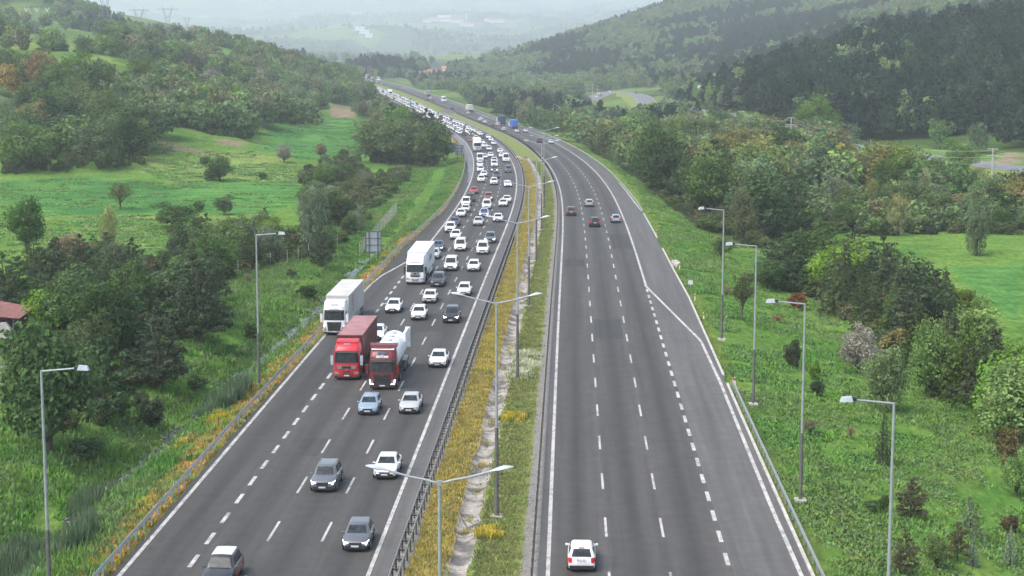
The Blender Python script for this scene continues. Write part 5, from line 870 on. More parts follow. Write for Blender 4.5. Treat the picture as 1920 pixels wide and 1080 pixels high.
def build_car(kind,front=None,rails=False,grille=1):
    L,W,H,zb,zn,yc,wt,rt,rb,dk=CARS[kind];h=L/2;w=W/2
    t=thing({'hatch':'hatchback_car','sedan':'saloon_car','suv':'suv_car','mpv':'compact_van','van':'panel_van','boxy':'saloon_car'}[kind],'car','car')
    b,G=car_shell(kind);part('body',b.mesh(kind+'_body',M['paint'],38),t)
    g0,g1=G[0],G[1]
    # glass panels lie just proud of the painted pillars
    fr=(g0[3],g0[2],g1[2],g1[3]);m=MB();patch(m,fr,.03,.97,.10,.93,.012);part('windscreen',m.mesh('windscreen',M['glass'],0),t)
    rr=(g0[7],g0[6],g1[6],g1[7]);m=MB();patch(m,rr,.05,.95,.08 if kind!='van' else .45,.93,.012);part('rear_window',m.mesh('rear_window',M['glass'],0),t)
    m=MB()
    if kind=='van': patch(m,(g0[5],g0[4],g1[4],g1[5]),.74,.96,.12,.7,.012)
    else: patch(m,(g0[5],g0[4],g1[4],g1[5]),.04,.47,.12,.9,.012);patch(m,(g0[5],g0[4],g1[4],g1[5]),.50,.94,.12,.9,.012)
    part('side_windows',m.mesh('side_windows',M['glass'],0),t)
    m=MB()
    if kind=='van': patch(m,(g0[1],g0[0],g1[0],g1[1]),.04,.26,.12,.7,.012)
    else: patch(m,(g0[1],g0[0],g1[0],g1[1]),.06,.50,.12,.9,.012);patch(m,(g0[1],g0[0],g1[0],g1[1]),.53,.96,.12,.9,.012)
    part('side_windows',m.mesh('side_windows',M['glass'],0),t)
    for s in(-1,1):
        m=MB();m.hexa([(s*w*.46,h-.05,zn-.25),(s*w*.82,h-.03,zn-.26),(s*w*.955,h-.42,zn-.16),(s*w*.5,h-.3,zn-.14),(s*w*.46,h-.035,zn-.14),(s*w*.86,h-.06,zn-.1),(s*w*.975,h-.5,zn-.02),(s*w*.5,h-.3,zn-.02)] if kind!='boxy' else [(s*w*.5,h-.1,zn-.28),(s*w*.86,h-.1,zn-.28),(s*w*.86,h+.015,zn-.28),(s*w*.5,h+.015,zn-.28),(s*w*.5,h-.1,zn-.11),(s*w*.86,h-.1,zn-.11),(s*w*.86,h+.015,zn-.11),(s*w*.5,h+.015,zn-.11)])
        part('headlight',m.mesh('headlight',M['lens'],30),t)
        m=MB();zt=(dk or zb);m.hexa([(s*w*.68,-h-.012,zt-.32),(s*w*.9,-h+.03,zt-.32),(s*w*.985,-h+.3,zt-.2),(s*w*.7,-h+.2,zt-.2),(s*w*.66,-h+.012,zt-.1),(s*w*.9,-h+.05,zt-.08),(s*w*.985,-h+.34,zt-.03),(s*w*.7,-h+.2,zt-.03)]);part('tail_light',m.mesh('tail_light',M['tail'],30),t)
        m=MB();m.loft([[(s*(w*.99+a),yc-.22+d,zb+.03+e) for d,e in((-.07*k,0),(-.05*k,.09*k),(.05*k,.10*k),(.09*k,.02),(.04*k,-.05*k),(-.05*k,-.05*k))] for a,k in((-.06,.45),(.04,.8),(.12,.9),(.17,.6))]);part('mirror',m.mesh('mirror',M['paint'],50),t)
    m=MB();gz0,gz1,gw={1:(zn-.32,zn-.13,.52),2:(zn-.46,zn-.11,.50),0:(zn-.28,zn-.14,.46)}[grille] if kind!='boxy' else (zn-.29,zn-.1,.48)
    m.hexa([(-w*gw*.9,h-.1,gz0),(w*gw*.9,h-.1,gz0),(w*gw*.85,h+.018,gz0),(-w*gw*.85,h+.018,gz0),(-w*gw,h-.1,gz1),(w*gw,h-.1,gz1),(w*gw,h+.0,gz1),(-w*gw,h+.0,gz1)]);part('grille',m.mesh('grille',M['plastic'],0),t)
    m=MB();m.hexa([(-w*.85,h-.4,.15),(w*.85,h-.4,.15),(w*.74,h+.015,.2),(-w*.74,h+.015,.2),(-w*.85,h-.4,.38),(w*.85,h-.4,.38),(w*.70,h+.02,.43),(-w*.70,h+.02,.43)]);part('lower_intake',m.mesh('lower_intake',M['plastic'],0),t)  # black lower bumper, made larger to stand in for shade under the car
    m=MB();m.box((0,-h+.12,.33),(W*.84,.3,.22));part('rear_bumper_insert',m.mesh('rear_bumper_insert',M['plastic'],0),t)
    for y in(h+.012,-h-.03):
        m=MB();zz=(.40 if y>0 else (.80 if kind!='sedan' else .78));m.box((.02,y,zz),(.50,.03,.115));o=part('number_plate',m.mesh('number_plate',M['plate'],0),t)
        m=MB();m.box((-.245 if y<0 else .285,y,zz),(.05,.032,.11));part('plate_band',m.mesh('plate_band',M['plateblue'],0),o)
    wr=.32 if kind not in('suv','van') else .36;fy=h-.86;ry=-h+.85
    m=MB()
    for y in(fy,ry):
        for s in(-1,1): m.lathe([(wr+.07,-.11),(wr+.07,.11)],c=(s*(w-.095),y,wr+.02),n=18,axis='x')
    m.box((0,0,.24),(W*.94,L*.8,.12));part('wheel_arches',m.mesh('wheel_arches',M['plastic'],40),t)
    for y in(fy,ry):
        for s in(-1,1): wheel(t,s*(w-.085),y,wr,.21)
    if rails:
        for s in(-1,1):
            m=MB();m.tube((s*wr*0+s*G[2][3][0]*1.05,wt-.2,H+.015),(s*G[2][3][0]*1.05,rt+.2,H+.015),.022,.022,6);part('roof_rail',m.mesh('roof_rail',M['chrome']),t)
    m=MB();m.tube((0,rt+.25,H-.02),(0,rt+.05,H+.16),.012,.006,5);part('aerial',m.mesh('aerial',M['plastic']),t)
    return t
PROTO={}
def strip_proto(t):
    def rec(o):
        for c in KIDS.pop(o.name,[]): rec(c)
        bpy.data.objects.remove(o)
    rec(t)
def face(d,fn,away): 
    h=float((hL if fn is ptL else hR)(d));a=-math.atan(h);return a if away else a+math.pi
def colour(t,c,kind):
    rgb=PC[c];k_=rnd.uniform(.92,1.05);rgb=tuple(x*k_ for x in rgb)
    for o in KIDS[t.name]:
        if o.name.startswith(('body','mirror')): o.color=(*rgb,1)
def set_mat(t,nm,m,which=None):
    for i,o in enumerate([k for k in KIDS[t.name] if k.name.startswith(nm)]):
        if which is None or i in which:
            o.data=o.data.copy();o.data.materials.clear();o.data.materials.append(M[m])
VN=[]
def put_car(kind,c,s,d,label,fn,away,group,rails=False,grille=1):
    k=(kind,rails,grille)
    if k not in PROTO: PROTO[k]=build_car(kind,rails=rails,grille=grille)
    t=copy_tree(PROTO[k]);L=CARS[kind][0];dd=d+L/2
    p=fn(np.array([dd]),s,.012)[0];t.location=p;t.rotation_euler=(0,0,face(dd,fn,away)+rnd.uniform(-.012,.012));colour(t,c,kind)
    t['label']=label;t['category']='van' if kind in('van',) else 'car';t['group']=group;VN.append(t);return t
LIT={'grey SUV with':'drl','shiny grey':'drl','black SUV with':'drl','dark blue saloon':'drl','dark car with two':'lit','white saloon half hidden behind the brown':'lit','silver car with black grille':None}
for i,(k,c,s,d,l) in enumerate(JAM):
    t=put_car(k,c,s,d,l,ptL,False,'vehicles queueing on the inbound road',rails=(k in('suv','mpv') and i%2==1 or i in(1,18)),grille=(2 if k=='suv' and i<25 else 1 if i%3 else 0))
    hl=[v for q,v in LIT.items() if l.startswith(q)]
    if hl and hl[0]: set_mat(t,'headlight',hl[0])
    elif 'orange' in l: set_mat(t,'headlight','orange',(0,) if 'one' in l else None)
    elif k!='boxy' and i%6==2 and i>6: set_mat(t,'headlight','drl')
    if c=='police':
        b=MB();b.hexa([(-.62,1.12,.985),(.62,1.12,.985),(.55,1.95,.835),(-.55,1.95,.835),(-.62,1.12,1.0),(.62,1.12,1.0),(.55,1.95,.85),(-.55,1.95,.85)]);part('blue_bonnet_panel',b.mesh('bonnet_panel',M['plateblue'],0),t);b=MB();b.box((0,-.2,1.51),(1.1,.28,.1));part('light_bar',b.mesh('light_bar',M['plateblue']),t)
    if i==0:
        for o in KIDS[t.name]:
            if o.name.startswith('body'): o['label']='dark body under a painted roof reflection'
        b=MB();b.loft([[(x,y,1.692-.03*(abs(x)/.62)**3) for x in(-.62,-.5,0,.5,.62)] for y in(.3,-.5,-1.45)],closed=False,cap=False);o=part('roof_reflection',b.mesh('roof_reflection',M['paint']),t);o.color=(.55,.57,.58,1)  # sky reflection on the dark roof, painted as a pale panel
        for s_ in(-1,1):
            b=MB();b.box((s_*.938,-.35,.62),(.03,2.1,.42));o=part('door_panel',b.mesh('door_panel',M['paint']),t);o.color=(.3,.06,.04,1)
    if 'pale roof' in l and i>0 or i==1:
        pass
for k,c,s,d,l in OUT:
    t=put_car(k,c,s,d-CARS[k][0]*0,l,ptR,True,'vehicles driving away on the outbound road',grille=1)
    if d<330:
        set_mat(t,'tail_light','brake',(0,) if d<110 else None)
        b=MB();H=CARS[k][2];b.box((0,CARS[k][7]-.06,H-.055),(.34,.06,.03));part('brake_light',b.mesh('brake_light',M['tail']),t)
for k,t in list(PROTO.items()): strip_proto(t)
# ---- simple far cars: one mesh, three materials
def far_mesh(kind):
    b,G=car_shell(kind);L,W,H,zb,zn,yc,wt,rt,rb,dk=CARS[kind];h=L/2;w=W/2;g0,g1=G[0],G[1]
    patch(b,(g0[3],g0[2],g1[2],g1[3]),.04,.96,.1,.92,.015,1);patch(b,(g0[7],g0[6],g1[6],g1[7]),.08,.92,.2,.9,.015,1);patch(b,(g0[5],g0[4],g1[4],g1[5]),.05,.95,.12,.9,.015,1);patch(b,(g0[1],g0[0],g1[0],g1[1]),.05,.95,.12,.9,.015,1)
    b.box((0,h-.15,.3),(W*.8,.36,.22),2);b.box((0,-h+.15,.3),(W*.84,.36,.22),2);b.box((0,h-.04,zn-.22),(W*.45,.1,.12),2)
    for s in(-1,1):
        for y in(h-.86,-h+.85): b.lathe([(.32,-.1),(.32,.1)],c=(s*(w-.09),y,.32),n=10,mi=2,axis='x')
        b.box((s*w*.7,-h+.02,(dk or zb)-.2),(.2,.08,.16),3)
    return b.mesh('far_'+kind,[M['paint'],M['glass'],M['plastic'],M['tail']],38)
FM={k:far_mesh(k) for k in('hatch','sedan','suv','mpv','van')}
WORD={'hatch':'hatchback','sedan':'saloon','suv':'SUV','mpv':'compact van','van':'panel van'}
LANES=[(-1.8,'inside'),(-5.6,'middle'),(-9.35,'kerb')]
ODD=['black','silver','red','navy','dkgrey','beige','maroon','blue','yellow','green','slate','brown','purple','orange']
CW={'black':'black','silver':'silver','red':'red','navy':'navy','dkgrey':'charcoal','beige':'beige','maroon':'maroon','blue':'blue','yellow':'yellow','green':'green','slate':'slate','brown':'brown','purple':'purple','orange':'orange'}
for s0,ln in LANES:
    d=722 if ln!='inside' else 705;prev=None;cnt=0;oi=0;k_=0
    order=ODD[:];rnd.shuffle(order)
    while d<1760 and oi<len(order)+1:
        kind=rnd.choices(['sedan','hatch','suv','mpv','van'],[.36,.28,.2,.13,.03])[0];d+=rnd.uniform(7.5,15)*(1+.25*(d>1100))+CARS[kind][0]*.3
        if 1235<d<1262 and ln=='middle': continue
        k_+=1
        if k_%5==3 and oi<len(order): c=order[oi];oi+=1;cnt=0;prev=CW[c];lab=f'{CW[c]} {WORD[kind]} in the {ln} lane of the far jam'
        else:
            c='white';cnt+=1;lab=f'white {WORD[kind]} in the {ln} lane of the far jam, '+(f'{ORD[cnt-1]} behind the {prev} one' if prev else f'{ORD[cnt-1]} past the bend')
        o=bpy.data.objects.new({'sedan':'saloon_car','hatch':'hatchback_car','suv':'suv_car','mpv':'compact_van','van':'panel_van'}[kind],FM[kind]);COL.objects.link(o);o.location=ptL(np.array([d]),s0+rnd.uniform(-.4,.4),.012)[0];o.rotation_euler=(0,0,face(d,ptL,False));o.color=(*PC[c],1)
        tagp(o,lab,'car','cars in the far traffic jam')
for i,(x,y,c,l,k) in enumerate(((118.6,545,'white','white car on the valley road left of the bare olive tree','sedan'),(125.5,511,'silver','pale car on the valley road behind the light green trees','hatch'),(85,1060,'silver','silver car low on the valley bend','sedan'),(70.5,1325,'white','white car leading the trio on the valley bend','suv'),(66,1290,'white','white car second in the trio on the valley bend','hatch'),(61,1255,'red','red car third on the valley bend','sedan'),(88,1290,'dkgrey','dark car on the upper valley bend','suv'),(58,1225,'white','white car entering the valley bend at left','sedan'),(56,1208,'maroon','maroon car entering the valley bend at left','sedan'))):
    j=int(np.argmin(np.hypot(R2[:,0]-x,R2[:,1]-y)));a=R2[min(j+1,len(R2)-1)]-R2[j-1];a/=np.linalg.norm(a);nn=np.array([a[1],-a[0]])*(2.6 if i%2 else -2.6)
    o=bpy.data.objects.new('valley_car',FM[k]);COL.objects.link(o);o.location=(R2[j][0]+nn[0],R2[j][1]+nn[1],R2Z[j]+.06);o.rotation_euler=(0,0,math.atan2(-a[0],a[1])+(math.pi if i%2 else 0));o.color=(*PC[c],1);tagp(o,l,'car','cars on the valley road')
# ---------------------------------------------------------------- lorries and coaches
def text_mesh(txt,size,mat,shear=0.,extr=.008):
    c=bpy.data.curves.new('lettering','FONT');c.body=txt;c.size=size;c.shear=shear;c.extrude=extr;c.align_x='CENTER';c.align_y='CENTER'
    o=bpy.data.objects.new('lettering',c);COL.objects.link(o);bpy.context.view_layer.update();me=bpy.data.meshes.new_from_object(o.evaluated_get(bpy.context.evaluated_depsgraph_get()));bpy.data.objects.remove(o)
    me.materials.clear();me.materials.append(M[mat]);return me
def cring(z,yf,yr,hw,ch=.24): return [(-hw,yr,z),(-hw,yf-ch*1.2,z),(-hw*.9,yf-ch*.35,z),(-hw*.68,yf,z),(hw*.68,yf,z),(hw*.9,yf-ch*.35,z),(hw,yf-ch*1.2,z),(hw,yr,z)]
def cab(t,mat,style,H=3.7):
    hw=1.24;yr=-2.25;b=MB()
    R_=[cring(.34,-.06,yr,hw*.97),cring(.5,.0,yr,hw),cring(1.05,.0,yr,hw),cring(1.72,-.03,yr,hw),cring(2.78,-.16,yr,hw*.97),cring(H-.35,-.42,yr,hw*.94),cring(H-.05,-.75,yr,hw*.88,.2),cring(H,-1.0,yr+.1,hw*.8,.2)]
    b.loft(R_);part('cab_body',b.mesh('cab_body',M[mat],35),t)
    lo,hi=R_[3],R_[4]
    def band(i,j,z0,z1,off,m,nm,lo=lo,hi=hi):
        q=MB();patch(q,(lo[j],lo[i],hi[i],hi[j]),0.,1.,z0,z1,off);part(nm,q.mesh(nm,m,0),t)
    m=MB();
    for i,j in((2,3),(3,4),(4,5)): patch(m,(lo[j],lo[i],hi[i],hi[j]),-.01,1.01,-.03,1.02,.012)
    part('windscreen_surround',m.mesh('windscreen_surround',M['plastic'],0),t)
    m=MB();patch(m,(lo[4],lo[3],hi[3],hi[4]),0.,1.,.09,.86,.022)
    for i,j,a,c in((2,3,.12,1.),(4,5,0.,.88)): patch(m,(lo[j],lo[i],hi[i],hi[j]),a,c,.09,.86,.022)
    part('windscreen',m.mesh('windscreen',M['glass'],0),t)
    for i,j,u in((0,1,(.42,.92)),(6,7,(.08,.58))):
        m=MB();patch(m,(lo[j],lo[i],hi[i],hi[j]),1-u[1],1-u[0],.1,.8,.012);part('side_window',m.mesh('side_window',M['glass'],0),t)
    # visor
    m=MB();m.hexa([(-1.02,-.2,2.74),(1.02,-.2,2.74),(.98,.06,2.7),(-.98,.06,2.7),(-1.02,-.24,2.84),(1.02,-.24,2.84),(.98,.0,2.8),(-.98,.0,2.8)]);part('sun_visor',m.mesh('sun_visor',M['plastic'] if style!='box' else M[mat],0),t)
    for s in(-1,1):
        m=MB();m.box((s*1.42,-.28,2.05),(.26,.16,.62));m.box((s*1.42,-.28,1.58),(.24,.15,.24));part('mirror',m.mesh('mirror',{'curtain':M['white'],'box':M['plastic'],'container':M['lampgrey'],'tanker':M['wine']}.get(style,M['white']),0),t)
        m=MB();m.tube((s*1.2,-.3,2.3),(s*1.42,-.28,2.3),.03,.03,5);part('mirror_arm',m.mesh('mirror_arm',M['plastic']),t)
    pz=.5
    if style in('curtain','tanker'):
        m=MB();m.hexa([(-.68,-.06,.52),(.68,-.06,.52),(.68,.05,.52),(-.68,.05,.52),(-.8,-.08,1.5),(.8,-.08,1.5),(.8,.03,1.5),(-.8,.03,1.5)]);g=part('grille',m.mesh('grille',M['plastic'],0),t)
        m=MB()
        for k in range(6): m.box((0,.055,.66+.15*k),(1.34,.03,.03))
        part('grille_bars',m.mesh('grille_bars',M['dkrail'],0),g)
        m=MB();m.lathe([(.12,0),(.12,.02)],c=(0,.05,1.36),n=12,axis='y');m.v=[(a*1.3,y,1.36+(z-1.36)*.35) for a,y,z in m.v];part('badge',m.mesh('badge',M['chrome'],0),g)
        for s in(-1,1):
            m=MB();m.hexa([(s*.8,-.1,.52),(s*1.15,-.2,.52),(s*1.17,-.1,.52),(s*.8,.03,.52),(s*.88,-.1,.98),(s*1.2,-.3,.98),(s*1.22,-.17,.98),(s*.9,.0,.98)]);h=part('headlight',m.mesh('headlight',M['lens'],0),t)
            if style=='tanker':
                m=MB();m.hexa([(s*.8,.02,.54),(s*1.16,-.09,.54),(s*1.16,-.07,.54),(s*.8,.045,.54),(s*.82,.02,.62),(s*1.17,-.1,.62),(s*1.17,-.08,.62),(s*.82,.045,.62)]);m.hexa([(s*1.08,-.06,.6),(s*1.17,-.11,.6),(s*1.17,-.08,.6),(s*1.08,-.03,.6),(s*1.12,-.08,1.),(s*1.22,-.18,1.),(s*1.22,-.15,1.),(s*1.12,-.05,1.)]);part('daylight_strip',m.mesh('daylight_strip',M['drl'],0),h)
            else:
                m=MB();m.box((s*1.14,-.1,1.03),(.16,.08,.07));part('indicator',m.mesh('indicator',M['orange'],0),h)
        for s in(-1,1):
            m=MB();m.box((s*.78,-.3,3.02),(.44,.06,.1));part('roof_lamp',m.mesh('roof_lamp',M['plastic'],0),t)
        m=MB();m.box((0,-.42,3.42),(.8,.2,.2));part('roof_hatch',m.mesh('roof_hatch',M[mat] if style=='curtain' else M['bluegrey'],0),t);pz=.46
    elif style=='box':
        m=MB()
        for z,wd in((1.62,.62),(1.50,.52),(1.38,.62)): m.box((0,.0,z),(wd*2,.05,.05))
        m.hexa([(-.52,-.06,1.06),(.52,-.06,1.06),(.52,.04,1.06),(-.52,.04,1.06),(-.7,-.06,1.28),(.7,-.06,1.28),(.7,.03,1.28),(-.7,.03,1.28)]);m.box((0,.0,.76),(1.0,.06,.1));m.box((0,.0,.56),(.8,.06,.1));part('grille',m.mesh('grille',M['plastic'],0),t)
        m=MB();m.lathe([(.13,0),(.13,.03)],c=(0,.03,1.5),n=14,axis='y');part('badge',m.mesh('badge',M['dkrail'],0),t)
        for s in(-1,1):
            m=MB();m.hexa([(s*.72,-.1,.7),(s*1.16,-.22,.7),(s*1.18,-.08,.7),(s*.72,.03,.7),(s*.72,-.1,.92),(s*1.2,-.25,.92),(s*1.2,-.1,.92),(s*.74,.02,.92)]);part('headlight',m.mesh('headlight',M['lens'],0),t)
        pz=.84
    else:
        m=MB();m.hexa([(-.85,-.06,1.12),(.85,-.06,1.12),(.85,.04,1.12),(-.85,.04,1.12),(-.98,-.1,1.42),(.98,-.1,1.42),(.95,.03,1.42),(-.95,.03,1.42)]);g=part('grille_frame',m.mesh('grille_frame',M['chrome'],0),t)
        m=MB();m.hexa([(-.42,-.06,1.15),(.42,-.06,1.15),(.42,.055,1.15),(-.42,.055,1.15),(-.46,-.1,1.39),(.46,-.1,1.39),(.46,.045,1.39),(-.46,.045,1.39)]);part('grille',m.mesh('grille',M['plastic'],0),g)
        m=MB();m.box((0,.045,1.02),(.14,.03,.16),M=Matrix.Rotation(.78,3,'Y'));part('badge',m.mesh('badge',M['chrome'],0),t)
        m=MB();m.box((0,.0,.84),(.8,.05,.1));m.box((0,.0,.58),(.8,.06,.14));part('lower_intake',m.mesh('lower_intake',M['plastic'],0),t)
        for s in(-1,1):
            m=MB();m.hexa([(s*.74,-.1,.6),(s*1.12,-.2,.6),(s*1.14,-.06,.6),(s*.74,.03,.6),(s*.74,-.1,.84),(s*1.18,-.22,.84),(s*1.2,-.08,.84),(s*.74,.03,.84)]);part('headlight',m.mesh('headlight',M['lens'],0),t)
    m=MB();m.box((0,.035,pz-.02),(.52,.03,.12));part('number_plate',m.mesh('number_plate',M['plate'],0),t)
    m=MB();m.box((0,-1.1,.34),(2.3,2.1,.2));part('underbody',m.mesh('underbody',M['plastic'],0),t)
    for x in(-1.1,1.1): wheel(t,x,-1.4,.5,.32)
def axles(t,ys,r=.5,w2=1.02):
    for y in ys:
        for s in(-1,1): wheel(t,s*w2,y,r,.46 if y>-5 else .36)
def semi(style,label,fn,lat,d,away=False,body='white',mat='white',L=13.4,H=4.0,name='lorry'):
    t=thing(name,label,'lorry');y0,y1=-2.75,-2.75-L
    cab(t,mat,style,3.75 if style!='container' else 3.5)
    m=MB();m.box((0,(y0+y1)/2-.5,1.0),(1.0,L-.4,.3));m.box((0,-3.8,.8),(.9,3.4,.3));part('chassis',m.mesh('chassis',M['plastic'],0),t)
    if style in('curtain','box','plain'):
        m=MB();m.box((0,(y0+y1)/2,(1.22+H)/2),(2.54,L,H-1.22));part('trailer_box',m.mesh('trailer_box',M[body],0),t)
        m=MB();m.box((0,(y0+y1)/2,H+.01),(2.57,L+.03,.05));part('roof_edge',m.mesh('roof_edge',M[body],0),t)
        m=MB()
        for x in(-1.28,1.28): m.box((x,(y0+y1)/2,1.18),(.04,L,.2))
        part('side_rail',m.mesh('side_rail',M['zinc'],0),t)
        m=MB()
        for x in(-1.22,1.22): m.box((x,(y0+y1)/2-.6,.78),(.05,L*.42,.5))
        part('side_guard',m.mesh('side_guard',M['zinc'] if style!='box' else M['white'],0),t)
        m=MB();m.box((0,y1-.02,2.55),(2.3,.03,2.5));
        for x in(-.55,.55): m.box((x,y1-.05,2.5),(.05,.04,2.4))
        part('rear_doors',m.mesh('rear_doors',M[body],0),t)
    elif style=='container':
        n=46;R_=[]
        for k in range(n+1):
            y=y0+.1-(L-.4)*k/n;e=.035 if k%2 else 0;R_.append([(-1.22+e,y,1.32),(-1.22+e,y,3.9),(1.22-e,y,3.9),(1.22-e,y,1.32)])
        m=MB();m.loft(R_);bx=part('container',m.mesh('container',M['maroonbox'],0),t)
        m=MB();m.box((0,(y0+y1)/2+.25,3.93),(2.46,L-.4,.05));part('container_roof',m.mesh('container_roof',M['maroontop'],0),bx)  # roof paler than the container sides
        m=MB()
        for k in range(9): m.box((-1.0+k*.25,y0+.12,2.6),(.1,.05,2.4))
        for x in(-1.22,1.22):
            m.box((x,y0+.1,2.6),(.1,.1,2.62));m.box((x,(y0+y1)/2+.25,3.92),(.07,L-.4,.09))
        m.box((0,y0+.1,3.9),(2.46,.1,.12));part('container_frame',m.mesh('container_frame',M['maroonbox'],0),bx)
        # roof air deflector above the cab
        m=MB();rings=[]
        for k in range(7):
            a=k/6;rings.append([(-.98,-.9-1.2*a*0-1.1*0+0,3.42),])
        m=MB();m.loft([[(x,-.95,3.45),(x,-.82,3.55),(x,-.9,3.72),(x,-1.2,3.8),(x,-1.9,3.78),(x,-1.9,3.5)] for x in(-1.04,-.95,0,.95,1.04)]);part('roof_deflector',m.mesh('roof_deflector',M['redcab'],40),t)
        m=MB();m.box((0,-.72,3.42),(.62,.12,.09));part('roof_vent',m.mesh('roof_vent',M['lampgrey'],0),t)
    elif style=='tanker':
        m=MB();pr=[];Lc=9.0;c=-3.1
        ring=lambda y,r,z:[(r*math.cos(a),y,z+r*math.sin(a)) for a in np.linspace(0,2*math.pi,28,endpoint=False)]
        m.loft([ring(c,.35,2.6),ring(c-.18,.8,2.6),ring(c-.5,1.12,2.58),ring(c-.9,1.27,2.55),ring(c-Lc+.9,1.27,2.55),ring(c-Lc+.4,1.1,2.5),ring(c-Lc,.5,2.45)]);vs=part('tank',m.mesh('tank',M['white'],50),t)
        m=MB()
        for y in(-5.2,-7.6,-10.2): m.lathe([(1.05,1.75),(.9,1.45),(.25,.8)],c=(0,y,0),n=20)
        part('hopper',m.mesh('hopper',M['white'],50),vs)
        m=MB()
        for y in(-5.3,-7.4,-9.5): m.lathe([(.34,3.8),(.34,3.9),(.3,3.93)],c=(0,y,0),n=16);m.box((.1,y-.45,3.86),(1.2,.04,.05))
        part('hatch',m.mesh('hatch',M['lampgrey'],40),vs)
        m=MB();m.hexa([(-1.3,-8.9,3.0),(-1.05,-8.9,3.0),(-1.05,-12.2,3.0),(-1.3,-12.2,3.0),(-1.3,-8.9,3.95),(-1.05,-8.9,3.95),(-1.05,-12.2,3.95),(-1.3,-12.2,3.95)]);part('side_fairing',m.mesh('side_fairing',M['white'],0),vs)
        m=MB();m.box((-1.2,-12.2,3.0),(.5,.2,2.0));m.box((0,-12.3,2.4),(2.3,.1,.3));part('rear_frame',m.mesh('rear_frame',M['white'],0),t)
        m=MB()
        for y in(-9.6,-10.95,-12.3):
            for s in(-1,1): m.loft([[(s*1.0+a,y+.62*math.cos(q),.5+.62*math.sin(q)) for a in(-.22,.22)] for q in np.linspace(.15,math.pi-.15,8)],closed=False,cap=False)
        part('mudguards',m.mesh('mudguards',M['lampgrey'],40),t)
        m=MB()
        for y in np.arange(-3.4,-9,-1.1): m.box((-1.05,y,1.05),(.5,.35,.3))
        for z in(.7,.95): m.tube((-1.22,-4.6,z),(-1.22,-8.9,z),.035,.035,5)
        part('side_tanks',m.mesh('side_tanks',M['plastic'],0),t)
        # raised spoiler of the cab
        m=MB();m.hexa([(-1.22,-1.5,3.72),(1.22,-1.5,3.72),(1.28,-2.2,3.85),(-1.28,-2.2,3.85),(-1.26,-1.6,4.02),(1.26,-1.6,4.02),(1.32,-2.25,4.1),(-1.32,-2.25,4.1)]);part('roof_spoiler',m.mesh('roof_spoiler',M['wine'],30),t)
        m=MB();m.box((0,-.9,3.72),(2.1,.5,.06));part('white_roof_band',m.mesh('white_roof_band',M['white'],0),t)
        m=MB();m.box((0,-.275,3.12),(1.15,.03,.2));em=part('roof_emblem',m.mesh('roof_emblem',M['white'],0),t)
        m=MB();m.loft([[(r*1.3*math.cos(a),-.255,3.12+r*math.sin(a)) for a in np.linspace(0,2*math.pi,20,endpoint=False)] for r in(.13,.19)],cap=False);part('emblem_ring',m.mesh('emblem_ring',M['white'],0),em)
        m=MB();m.loft([[(r*1.3*math.cos(a),-.256,3.12+r*math.sin(a)) for a in np.linspace(0,2*math.pi,20,endpoint=False)] for r in(.09,.125)],cap=False);part('emblem_ring',m.mesh('emblem_ring',M['wine'],0),em)
    if style in('curtain','plain','box'):
        m=MB()
        for k in range(int(L/.62)):
            for x in(-1.275,1.275): m.box((x,y0-.35-k*.62,(1.3+H)/2-.02),(.018 if style!='curtain' else .03,.05,H-1.42))
        part('side_straps',m.mesh('side_straps',M[body],0),t)
    if style=='curtain':
        m=MB();yc=-6.4
        for r0,r1 in((.66,.78),(.30,.40)): m.loft([[(-1.296,yc+r*.95*math.cos(a),2.75+r*1.25*math.sin(a)) for a in np.linspace(0,2*math.pi,28,endpoint=False)] for r in(r0,r1)],cap=False)
        part('side_emblem',m.mesh('side_emblem',M['redmark'],0),t)
        m=MB();m.box((0,-.20,2.93),(1.0,.05,.12));part('cab_nameboard',m.mesh('cab_nameboard',M['plate'],0),t)
    if style=='box':
        o=part('cab_lettering',text_mesh('Elpeker',.42,'bluetext',.35),t,loc=(0,-.235,3.03));o.rotation_euler=(R(67),0,math.pi)
        o=part('side_lettering',text_mesh('Elpeker',1.3,'bluetext',.35),t,loc=(-1.30,-9.0,2.7));o.rotation_euler=(R(90),0,-R(90))
        m=MB();m.hexa([(-.9,-.8,3.4),(.9,-.8,3.4),(1.2,-2.3,3.4),(-1.2,-2.3,3.4),(-.85,-1.05,3.5),(.85,-1.05,3.5),(1.22,-2.3,3.95),(-1.22,-2.3,3.95)]);part('roof_deflector',m.mesh('roof_deflector',M['white'],30),t)
        m=MB();m.box((0,-.86,3.4),(.75,.1,.07));part('roof_vent',m.mesh('roof_vent',M['plastic'],0),t)
    axles(t,[-4.3]);e=y1+1.6 if style!='tanker' else -9.6;axles(t,[e,e+1.35,e+2.7] if style!='tanker' else [-9.6,-10.95,-12.3])
    m=MB();m.box((0,y1+.1 if style!='tanker' else -12.9,.62),(2.4,.12,.16));
    for x in(-.9,.9): m.box((x,(y1 if style!='tanker' else -12.95)+.02,.85),(.4,.08,.14),1)
    part('tail_bar',m.mesh('tail_bar',[M['plastic'],M['tail']],0),t)
    LEN=-y1
    if away: p=fn(np.array([d+LEN]),lat,.012)[0]
    else: p=fn(np.array([d]),lat,.012)[0]
    t.location=p;t.rotation_euler=(0,0,face(d+LEN/2,fn,away));return t
LO=dict((k,(s,d)) for k,s,d in LORRY);G1='lorries in the inbound jam'
semi('tanker','cement tanker lorry with dark red cab and white silo body',ptL,*LO['tanker'],mat='wine',L=10.2)['group']=G1
semi('container','bright red lorry hauling a long brown shipping container',ptL,*LO['container'],mat='redcab',L=12.6)['group']=G1
semi('curtain','white lorry with dusty curtain trailer and red side emblem, driving on the shoulder',ptL,LO['curtain'][0]+.25,LO['curtain'][1],body='dirtywhite',L=13.4)['group']=G1
